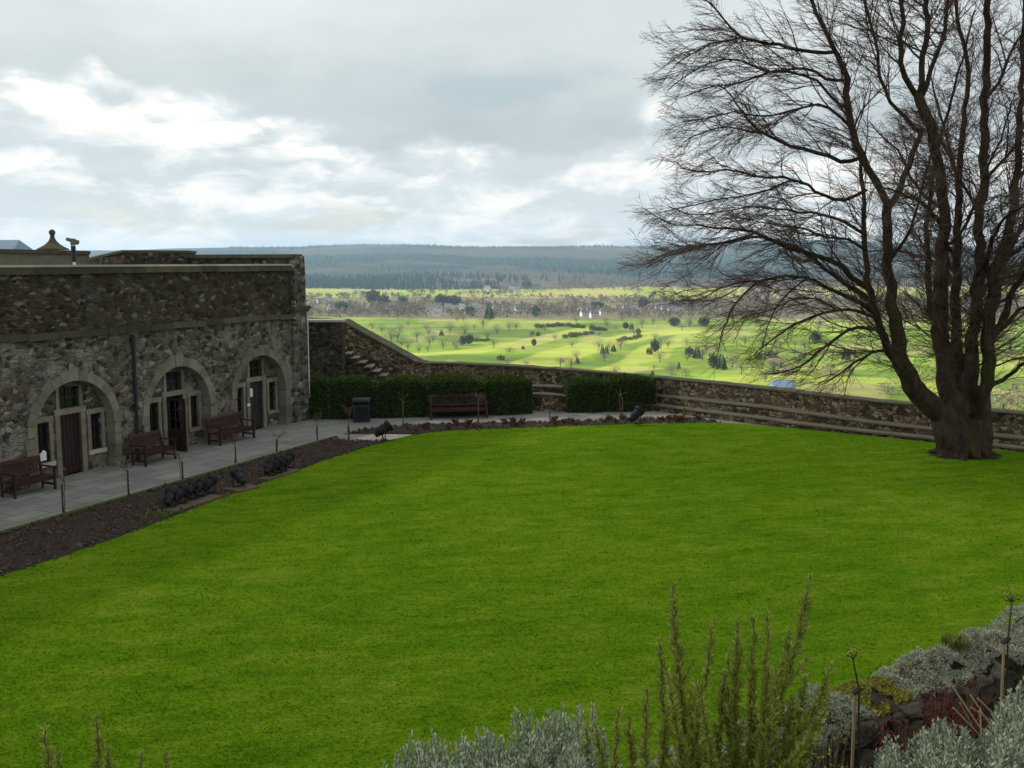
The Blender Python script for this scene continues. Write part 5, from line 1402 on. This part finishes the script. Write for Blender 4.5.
def put_house(kd, x, y, s, lab, grp):
    z = PLAIN
    for _ in range(4): g = G(x, y, z); z = land_z(g.x, g.y)
    pr = HP[kd]; o = pr[0] if not pr[1] else copy_tree(pr[0]); pr[1] = True
    s *= .95; o.location = (g.x, g.y, g.z + 1.0); o.rotation_euler = (0, 0, U(-.7, .7)); o.scale = (s, s, s); tag(o, lab, 'house', grp)
    HOUSE_AT.append((g.x, g.y))
for kd, x, y, s in HS:
    lab = 'small pale house left of the village, behind the corner pier' if x < 340 else 'white village house left of the columnar conifer' if x < 489 else 'white village house between columnar conifer and pinkish terrace' if kd == 'w' else 'pinkish house in the row at the village end'
    put_house(kd, x, y, s, lab, lab.replace('house', 'houses', 1))
for (kd, x, y, s), lab in zip(FARM, FLAB): put_house(kd, x, y, s, lab, 'farm buildings on the far field')
for kd, x, y, s in TOWN: put_house(kd, x, y, s, 'pinkish town house seen through the beech limbs', 'pinkish town houses')
# golf hut with blue-grey roof
z = PLAIN
for _ in range(4): g = G(785, 392, z); z = land_z(g.x, g.y)
sc = g.y / FPX
hut = empty('golf_hut', (g.x, g.y, g.z), .06, 'low hut with a shiny blue-grey roof just above the garden wall', 'hut')
w_ = 24 * sc; dp = 9; hh = 3.0
mb = MB(); mb.b2(-w_ / 2 + .3, w_ / 2 - .3, .3, dp, -.5, hh); mb.build('wall', M['render'], hut)
mb = MB(); mb.add([(-w_ / 2, -.2, hh - .1), (w_ / 2, -.2, hh - .1), (w_ / 2 - .5, dp * .6, hh + 4.2), (-w_ / 2 + .5, dp * .6, hh + 4.2), (w_ / 2, dp + .2, hh), (-w_ / 2, dp + .2, hh)], [(0, 1, 2, 3), (3, 2, 4, 5), (1, 4, 2), (0, 3, 5), (0, 5, 4, 1)]); mb.build('roof', M['lead'], hut)
mb = MB()
for q in range(5): mb.b2(-w_ / 2 + 1.2 + q * (w_ - 2.4) / 5, -w_ / 2 + 1.2 + q * (w_ - 2.4) / 5 + 1.5, .22, .32, .9, 2.2)
mb.build('window', M['glass'], hut)
g2 = G(786, 374.5, z)
hut2 = empty('golf_hut', (g2.x, g2.y, land_z(g2.x, g2.y)), 0, 'small tan-roofed shelter behind the blue-roofed hut', 'hut')
mb = MB(); mb.b2(-3.5, 3.5, 0, 5, 0, 2.6); mb.build('wall', M['render_pink'], hut2)
mb = MB(); mb.add([(-4, -.3, 2.55), (4, -.3, 2.55), (4, 5.3, 2.55), (-4, 5.3, 2.55), (-3.5, 2.5, 4.2), (3.5, 2.5, 4.2)], [(0, 1, 5, 4), (2, 3, 4, 5), (1, 2, 5), (3, 0, 4), (3, 2, 1, 0)]); mb.build('roof', m_plain('tan_roof', (.42, .36, .22), .7), hut2)

# ------------------------------------------------------------------ far woods: masses nobody could count
def wood(name, mat, spots, kind):
    mb = MB()
    for x, y, h in spots:
        if any(abs(x - hx) < 15 and hy - 90 < y < hy + 6 for hx, hy in HOUSE_AT): continue
        z = land_z(x, y) - .5; w = h * (U(.55, .9) if kind == 'bare' else U(.34, .5))
        if kind == 'bare':
            for _ in range(26):
                v = Vector((random.gauss(0, 1), random.gauss(0, 1), random.gauss(0, 1))).normalized() * U(.3, 1)
                p = Vector((x + v.x * w * .5, y + v.y * w * .5, z + h * .55 + v.z * h * .45)); mb.leaf(p, v + Vector((U(-.5, .5), U(-.5, .5), U(0, 1))), h * U(.10, .24), h * U(.18, .38))
        else:
            n = 6; a0 = U(0, 6); zs = z + h * .08
            for lv in range(3):
                zb, zt_ = zs + h * (.28 * lv), zs + h * (.28 * lv + .44); r = w * (.55 - .15 * lv)
                vs = [(x + r * U(.7, 1.2) * math.cos(a0 + 6.283 * i / n), y + r * U(.7, 1.2) * math.sin(a0 + 6.283 * i / n), zb + U(-.04, .04) * h) for i in range(n)] + [(x + U(-.1, .1) * w, y, zt_)]
                mb.add(vs, [(i, (i + 1) % n, n) for i in range(n)])
    o = mb.build(name, mat); tag(o, kind='stuff'); return o
def field(y0, y1, n, x0, x1, hmin, hmax, mask=None):
    out = []
    while len(out) < n:
        y = math.exp(U(math.log(y0), math.log(y1))); px = U(x0, x1); x = (px - 512) / FPX * y
        if mask and not mask(x, y, px): continue
        out.append((x, y, U(hmin, hmax)))
    return out
wood('village_wood', M['woodbare'], field(1440, 2080, 3000, 230, 1120, 7, 13, lambda x, y, px: fbm(x, y, 260, 3) > -.22 - (.2 if y < 1560 else 0)), 'bare')
wood('village_evergreens', M['yew'], field(1450, 2080, 130, 230, 1120, 8, 15), 'bare')
wood('field_edge_wood', M['woodbare'], field(2150, 2800, 300, 230, 1120, 8, 13, lambda x, y, px: abs(fbm(x, y * .5, 420, 2)) < .07), 'bare')
wood('brown_wood', M['woodbare'], field(2880, 3300, 1500, 440, 1120, 11, 17, lambda x, y, px: px > 560 or fbm(x, y, 300, 3) > -.1), 'bare')
wood('pine_wood', M['pine'], field(2850, 3350, 1900, 230, 520, 9, 24, lambda x, y, px: px < 445 + 110 * fbm(x, y, 140, 3) and fbm(x, y, 90, 3) > -.32), 'pine')
wood('pine_wood', M['pine'], field(3300, 3900, 1700, 380, 1120, 14, 22, lambda x, y, px: fbm(x, y, 500, 3) > -.18), 'pine')
wood('skyline_pines', M['pine'], [((px - 512) / FPX * 6450 + U(-10, 10), 6450 + U(-30, 30), U(14, 26)) for px in [593, 596, 598, 601, 603, 606, 608, 611, 640, 652, 690, 700, 706] for _ in range(2)], 'pine')
wood('hilltop_wood', M['pine'], field(5500, 6500, 2600, 230, 1120, 7, 12, lambda x, y, px: px > 470 + 200 * fbm(x, y, 900, 3) or fbm(x, y, 500, 3) > .12), 'pine')
wood('brown_hill_wood', M['woodbare'], field(2880, 3900, 500, 230, 620, 8, 14, lambda x, y, px: fbm(x, y, 200, 3) > .05), 'bare')
wood('hill_pines', M['pine'], field(3900, 6450, 3600, 230, 1120, 8, 12, lambda x, y, px: fbm(x * .7, y, 620, 5) < .02), 'pine')

# ------------------------------------------------------------------ the near terrace: soil, dry-stone edge, shrubs
WN = [(-3.2, 2.6), (-1.4, 3.5), (.2, 4.45), (1.05, 5.02), (1.75, 5.55), (2.45, 6.05), (3.2, 6.62), (4.2, 7.35), (6.5, 9.0)]
WT = [3.78, 3.79, 3.80, 3.83, 3.84, 3.83, 3.82, 3.84, 3.9]
near = [Vector((a, b, 0)) for a, b in WN]
terr = [v.copy() for v in near]
sheet('terrace_soil', [(p.x, p.y) for p in terr] + [(9, 6), (9, -8), (-9, -8), (-9, 0)], 3.5, M['soil'])
ew = empty('terrace_edge_wall', near[4], 0, 'rough dry-stone edge wall of the near terrace, overgrown with grey cushions', 'wall')
mb = MB()
def zt_at(t): return WT[min(int(t), len(WT) - 2)] + (WT[min(int(t) + 1, len(WT) - 1)] - WT[min(int(t), len(WT) - 2)]) * (t - int(t))
def pt_at(t): i = min(int(t), len(near) - 2); return near[i].lerp(near[i + 1], t - i)
def nm_at(t): i = min(int(t), len(near) - 2); d = (near[i + 1] - near[i]).normalized(); return Vector((-d.y, d.x, 0))
def rock(mb, c, sx, sy, sz, rz, seed):
    bm = bmesh.new(); bmesh.ops.create_cube(bm, size=1); bmesh.ops.subdivide_edges(bm, edges=bm.edges[:], cuts=3, use_grid_fill=True)
    T = Matrix.Rotation(rz, 3, 'Z'); vs = []
    for v in bm.verts:
        p = v.co.copy(); l = max(abs(p.x), abs(p.y), abs(p.z)); p = p.lerp(p.normalized() * .62, .32); p *= 1 + .16 * noise.fractal(p * 2.5 + Vector((seed, seed * .7, 0)), 1, 2, 3)
        vs.append(Vector(c) + T @ Vector((p.x * sx, p.y * sy, p.z * sz)))
    mb.add(vs, [[v.index for v in f.verts] for f in bm.faces]); bm.free()
t = 0.0; sd = 0
while t < len(near) - 1.05:
    i = int(t); segl = (near[i + 1] - near[i]).length; L = U(.22, .48)
    for row in range(3):
        z = zt_at(t) - .11 - row * .16
        p = pt_at(min(t + U(0, .3) * L / segl, len(near) - 1.01)) - near[4]; n = nm_at(t); ang = math.atan2(-n.x, n.y)
        rock(mb, (p.x + n.x * .02 * row - n.x * U(-.03, .03), p.y + n.y * .02 * row, z), L * U(.95, 1.2), U(.32, .40), U(.15, .20), ang + U(-.1, .1), sd); sd += 1.7
    t += L * .9 / segl
mb.build('stones', M['rubble_dark'], ew)
mb = MB()
strip(mb, [p - near[4] + nm_at(min(i, 7)) * .02 for i, p in enumerate(near)], [p - near[4] + nm_at(min(i, 7)) * .5 for i, p in enumerate(near)], [-.2] * 9, [z - .42 for z in WT]); mb.build('retaining_wall', M['rubble_garden'], ew)
def cushion(t0, t1, w, h, mat, name, lab, cnt_, off=0.0, drop=.12):
    """mat of small leaves hugging the top of the wall"""
    b = pt_at((t0 + t1) / 2); mb = MB()
    for _ in range(cnt_):
        t = U(t0, t1); e = min(t - t0, t1 - t) / (t1 - t0) * 2; n = nm_at(t); s = U(-w, w)
        wj = .75 + .55 * noise.noise(Vector((t * 4.1, 2 if s > 0 else 8, 5))); s *= wj; lump = .55 + 1.0 * noise.fractal(Vector((t * 4.5, s * 4, 3)), 1, 2, 4)
        if noise.fractal(Vector((t * 3.3, s * 3, 7)), 1, 2, 3) < -.42: continue
        z = zt_at(t) + h * max(0, lump) * (1 - (s / w) ** 2) * min(1, e * 3 + .2)
        if rnd() < .35: s = -w * wj * U(.85, 1.15); z = zt_at(t) - U(0, drop) * (.5 + noise.noise(Vector((t * 7, 9, 1)))); 
        p = pt_at(t) + n * (s + off) + Vector((0, 0, z)) - Vector((b.x, b.y, 0))
        mb.leaf(p, Vector((U(-1, 1), U(-1, 1), U(.0, 1.3))), U(.006, .011), U(.012, .028))
    o = mb.build(name, mat, None, (b.x, b.y, 0)); tag(o, lab, 'plant', 'plants spilling over the terrace edge wall'); return o
cushion(1.6, 4.45, .20, .15, M['cushion'], 'grey_cushion_plant', 'grey cushion plant on the wall among the rosemary stems', 34000)
cushion(4.4, 4.95, .18, .06, M['mossy'], 'moss_patch', 'yellow-green moss patch on the edge wall beside the yellow-tipped stake', 7000)
cushion(4.9, 6.35, .20, .16, M['cushion'], 'grey_cushion_plant', 'largest pale grey cushion plant on the wall, under the grass tuft', 22000, 0, .12)
cushion(6.3, 7.9, .20, .18, M['cushion'], 'grey_cushion_plant', 'grey cushion plant on the wall at the right picture edge', 20000, 0, .14)
p = pt_at(5.72); tuft('grass_tuft', (p.x, p.y, zt_at(5.72) + .08), 60, .13, .06, M['tuft'], 'spiky green grass tuft growing on top of the grey cushion plant')

def spike_bush(name, lab, spots, zfoot, mat, stem, cat, leafw, leafl, per, spread, grp=None):
    """grey shrub: very many short upright leafy spikes on woody stems; spots = (x, y, top z)"""
    bx_ = sum(s[0] for s in spots) / len(spots); by_ = sum(s[1] for s in spots) / len(spots)
    root = empty(name, (bx_, by_, zfoot), 0, lab, cat, grp); lf = MB(); stm = MB()
    for x, y, zt_ in spots:
        h = zt_ - zfoot; l = min(U(.20, .34), h * .9)
        lean = Vector((U(-.22, .22), U(-.22, .22), 1)).normalized(); top = Vector((x - bx_, y - by_, h)); bot = top - lean * l
        stm.tube([Vector((bot.x * .8, bot.y * .8, max(0, bot.z - .35))), bot, top], [.006, .004, .002], 3, False)
        for i in range(per):
            t = (i + rnd()) / per; c = bot.lerp(top, t); a = U(0, 6.283); up_ = .55 + .8 * t
            lf.leaf(c, Vector((math.cos(a), math.sin(a), up_)), leafw * U(.7, 1.2), leafl * U(.7, 1.2) * (1.1 - .5 * t))
    lf.build('leaves', mat, root); stm.build('stems', stem, root); return root
def outline_spots(tab, d0, d1, n, jit):
    """crowns of spikes whose tops follow a picture outline (x, y), spread through the depth d0..d1"""
    out = []
    for _ in range(n):
        x = U(tab[0][0], tab[-1][0]); Y = U(d0, d1); f = (Y - d0) / (d1 - d0)
        bumpy = 14 * noise.fractal(Vector((x * .03, Y * 3, 2)), 1, 2, 3)
        p = PD(x, lerp(tab, x) + jit * rnd() + (1 - f) * 60 + bumpy, Y); out.append((p.x, p.y, max(p.z, 3.65)))
    return out
spike_bush('grey_shrub', 'wide grey-green shrub at the bottom edge, left of the rosemary', outline_spots([(330, 800), (352, 772), (384, 760), (418, 728), (440, 722), (470, 727), (505, 716), (530, 712), (560, 710), (578, 695), (592, 697), (606, 730), (622, 780)], 3.75, 4.6, 720, 22), 3.6, M['lavender'], M['lavender_stem'], 'shrub', .010, .042, 42, .1)
spike_bush('grey_shrub', 'large grey-green shrub filling the bottom right corner', outline_spots([(845, 800), (866, 762), (880, 742), (893, 728), (905, 735), (925, 716), (945, 710), (962, 708), (978, 730), (990, 712), (1003, 692), (1015, 678), (1030, 672), (1075, 668)], 3.8, 4.7, 1050, 26), 3.6, M['lavender'], M['lavender_stem'], 'shrub', .010, .042, 42, .1)

def rosemary(name, lab, stems, Y):
    if len(stems) > 10:                      # bushy lower growth between the tall stems
        for _ in range(11):
            x = U(668, 812); x2 = x + (x - 735) * .25; stems.append(([(735 + (x - 735) * .8, 790), (x, U(735, 752)), (x2 + U(-6, 6), U(672, 730))], 18, U(-.25, .25)))
    """stems: list of [(px, py) foot .. tip], thickness of foliage in px"""
    b = PD(stems[0][0][0][0], 760, Y); root = empty(name, (b.x, b.y, 3.5), 0, lab, 'shrub', 'rosemary bushes in the near bed'); lf = MB(); sm_ = MB(); o_ = Vector((b.x, b.y, 3.5))
    for pts, wpx, dY in stems:
        q = [PD(x, y, Y + dY) - o_ for x, y in pts]
        f0 = q[0]; q = [Vector((f0.x * .55, f0.y, -.05 if f0.z > 0 else f0.z))] + q
        pl = []
        for a, c in zip(q, q[1:]):
            for j in range(8): pl.append(a.lerp(c, j / 8) + Vector((U(-.006, .006), U(-.006, .006), 0)))
        pl.append(q[-1]); n = len(pl)
        sm_.tube(pl, [.0052 * (1 - .75 * i / n) + .0010 for i in range(n)], 5)
        tot = sum((c - a).length for a, c in zip(pl, pl[1:])); L = 0
        wl = wpx * Y / FPX
        def needles(p, d, dens, ln, t):
            for _ in range(dens):
                a = U(0, 6.283); e = d.orthogonal().normalized(); e = Matrix.Rotation(a, 3, d) @ e
                lf.leaf(p + e * .003, e * U(.55, 1.0) + d * U(.5, 1.3), U(.0060, .0105), ln * U(.7, 1.3))
        for i, (a, c) in enumerate(zip(pl, pl[1:])):
            t = L / tot; seg = (c - a).length; L += seg; d = (c - a).normalized()
            if a.z < .25: continue
            k_ = max(1, int(seg / .009))
            for j in range(k_): needles(a.lerp(c, (j + rnd()) / k_), d, 6, .040 * (1.15 - .55 * t), t)
            if t > .2 and t < .94 and wl > .02:           # side shoots hugging the stem
                e = Matrix.Rotation(U(0, 6.283), 3, d) @ d.orthogonal().normalized(); l = wl * U(1.2, 3.4) * (1.08 - t); tip = a + d * l * 1.1 + e * l * .42
                sm_.tube([a, a.lerp(tip, .5) + e * l * .08, tip], [.003, .002, .001], 3)
                kk = max(2, int(l / .009))
                for j in range(kk): needles(a.lerp(tip, j / kk), (tip - a).normalized(), 5, .032, .7)
    lf.build('leaves', M['rosemary'], root); sm_.build('stems', M['rosemary_stem'], root); return root
rosemary('rosemary_bush', 'tall rosemary with dark upright stems standing before the lawn', [
    ([(690, 770), (682, 700), (676, 640), (673, 583)], 26, 0), ([(668, 775), (664, 720), (660, 660), (659, 640)], 12, .1), ([(690, 775), (700, 710), (708, 660), (714, 618)], 17, -.1), ([(716, 770), (722, 700), (730, 650)], 12, .15),
    ([(735, 772), (735, 700), (737, 660), (738, 618)], 20, 0), ([(752, 772), (752, 690), (754, 618)], 20, .1), ([(762, 772), (766, 690), (768, 613)], 16, -.1),
    ([(758, 772), (775, 715), (795, 650), (806, 605), (810, 575)], 30, 0), ([(748, 775), (770, 710), (784, 660), (789, 630)], 22, .15), ([(775, 775), (798, 735), (820, 700), (832, 664)], 20, -.1), ([(700, 775), (692, 730), (690, 690)], 16, .1),
    ([(740, 775), (728, 730), (722, 690)], 18, .2), ([(780, 778), (800, 752), (815, 735)], 16, -.2), ([(760, 778), (768, 740), (776, 700)], 22, -.15), ([(715, 778), (708, 740), (702, 700)], 16, -.2)], 3.9)
rosemary('rosemary_bush', 'thin reddish-brown rosemary shoots between grey shrub and tall rosemary', [
    ([(646, 778), (646, 730), (647, 687)], 12, 0), ([(632, 778), (630, 740), (628, 716)], 8, .1), ([(615, 778), (616, 745), (618, 710)], 9, -.1), ([(604, 778), (600, 750), (594, 722)], 8, .1), ([(660, 778), (664, 740), (668, 705)], 12, .15), ([(582, 785), (586, 752), (588, 724)], 7, .2)], 3.7)
rosemary('rosemary_bush', 'rosemary tip at the bottom left edge, leftmost of three', [([(52, 800), (48, 770), (45, 728)], 9, 0), ([(60, 800), (58, 770), (56, 752)], 7, .1)], 3.2)
rosemary('rosemary_bush', 'rosemary tip at the bottom left, middle and tallest of three', [([(98, 800), (98, 760), (96, 716)], 10, 0), ([(108, 800), (108, 770), (109, 748)], 8, .1)], 3.2)
rosemary('rosemary_bush', 'faint rosemary tips at the bottom left, rightmost of three', [([(142, 810), (142, 780), (141, 752)], 8, 0), ([(164, 810), (164, 780), (165, 754)], 8, .1)], 3.2)
# dark red shrub and dry stalks below the wall
def leafy(name, lab, pts, mat, cat, w, l, n, stem):
    b = Vector((pts[0][0], pts[0][1], 3.5)); root = empty(name, b, 0, lab, cat); lf = MB(); s_ = MB()
    for x, y, z in pts:
        tip = Vector((x, y, z)) - b; foot_ = Vector((tip.x * .5, tip.y * .5, 0)); s_.tube([foot_, foot_.lerp(tip, .5) + Vector((U(-.03, .03), U(-.03, .03), 0)), tip], [.006, .004, .002], 3)
        for _ in range(n): t_ = U(.15, 1.0); lf.leaf(foot_.lerp(tip, t_) + Vector((U(-.05, .05), U(-.05, .05), U(-.03, .03))), Vector((U(-1, 1), U(-1, 1), U(-.4, 1))), w * U(.6, 1.2), l * U(.6, 1.2))
    lf.build('leaves', mat, root); s_.build('stems', stem, root)
def cl(x0, x1, y0, y1, Y0, Y1, n): return [tuple(PD(U(x0, x1), U(y0, y1), U(Y0, Y1))) for _ in range(n)]
leafy('barberry_shrub', 'dark red leafy shrub in shade below the edge wall', cl(925, 985, 676, 712, 5.3, 5.7, 34), M['berberis'], 'shrub', .014, .026, 42, M['rosemary_stem'])
leafy('barberry_shrub', 'small dark red shrub low beside the yellow-tipped stake', cl(880, 915, 715, 735, 4.95, 5.2, 14), M['berberis'], 'shrub', .014, .026, 36, M['rosemary_stem'])
leafy('low_weed', 'yellowing weed at the foot of the rosemary near the stake', cl(815, 850, 728, 758, 4.3, 4.6, 12), M['rose_green'], 'plant', .014, .03, 12, M['rosemary_stem'])
b = PD(1000, 715, 4.9); mb = MB()
for _ in range(9): p = Vector((U(-.12, .12), U(-.1, .1), 0)); mb.tube([p, p + Vector((U(-.22, .05), U(-.1, .1), U(.12, .26)))], .005, 3)
o = mb.build('dry_stalks', M['dry'], None, (b.x, b.y, b.z - .1)); tag(o, 'cut dry straw-coloured stalks above the corner grey shrub', 'dry stalks')
for base, mid, tip, Y, lab, yel in (((853, 765), (857, 690), (853, 660), 4.75, 'yellow-tipped bare rose on a pale stake beside the edge wall', 1), ((1003, 700), (1006, 640), (1012, 602), 5.5, 'bare rose on a pale stake with pale green tips at the right edge', 0)):
    bb = PD(*base, Y); root = empty('staked_rose', (bb.x, bb.y, 3.48), 0, lab, 'staked rose', 'roses on stakes in the near bed'); o_ = Vector((bb.x, bb.y, 3.48))
    md_ = PD(*mid, Y) - o_; tp2 = PD(*tip, Y) - o_
    mb = MB(); mb.tube([Vector((0, 0, 0)), md_ * .98 + Vector((-.01, 0, 0))], .008, 6); mb.build('stake', M['stake_pale'], root)
    mb = MB(); mb.tube([Vector((.03, .01, 0)), md_ * .5 + Vector((.028, 0, 0)), md_ + Vector((.01, 0, 0)), tp2], [.006, .0055, .005, .004], 5); mb.tube([md_ + Vector((-.02, 0, -.02)), md_ + Vector((.02, 0, .015))], .014, 6)
    tips = []
    for _ in range(4 if yel else 6):
        e = tp2 + Vector((U(-.02, .03) if yel else U(-.10, .10), U(-.04, .04), U(.0, .06))); mb.tube([tp2, e], [.004, .002], 3); tips.append(e)
    mb.build('stem', M['stake_dark'], root)
    mb = MB()
    for e in tips:
        for _ in range(10): mb.leaf(e + Vector((U(-.015, .015), U(-.015, .015), U(-.015, .015))), Vector((U(-1, 1), U(-1, 1), U(-.2, 1))), .010, .022)
    mb.build('leaves', M['rose_green'], root)
# flat stone half hidden at the bottom
b = PD(845, 764, 4.3); mb = MB(); rock(mb, (0, 0, 0), .55, .35, .10, .3, 4.4); o = mb.build('flat_stone', M['greystone'], None, (b.x, b.y, 3.68)); tag(o, 'flat grey stone lying at the foot of the yellow-tipped stake', 'stone')
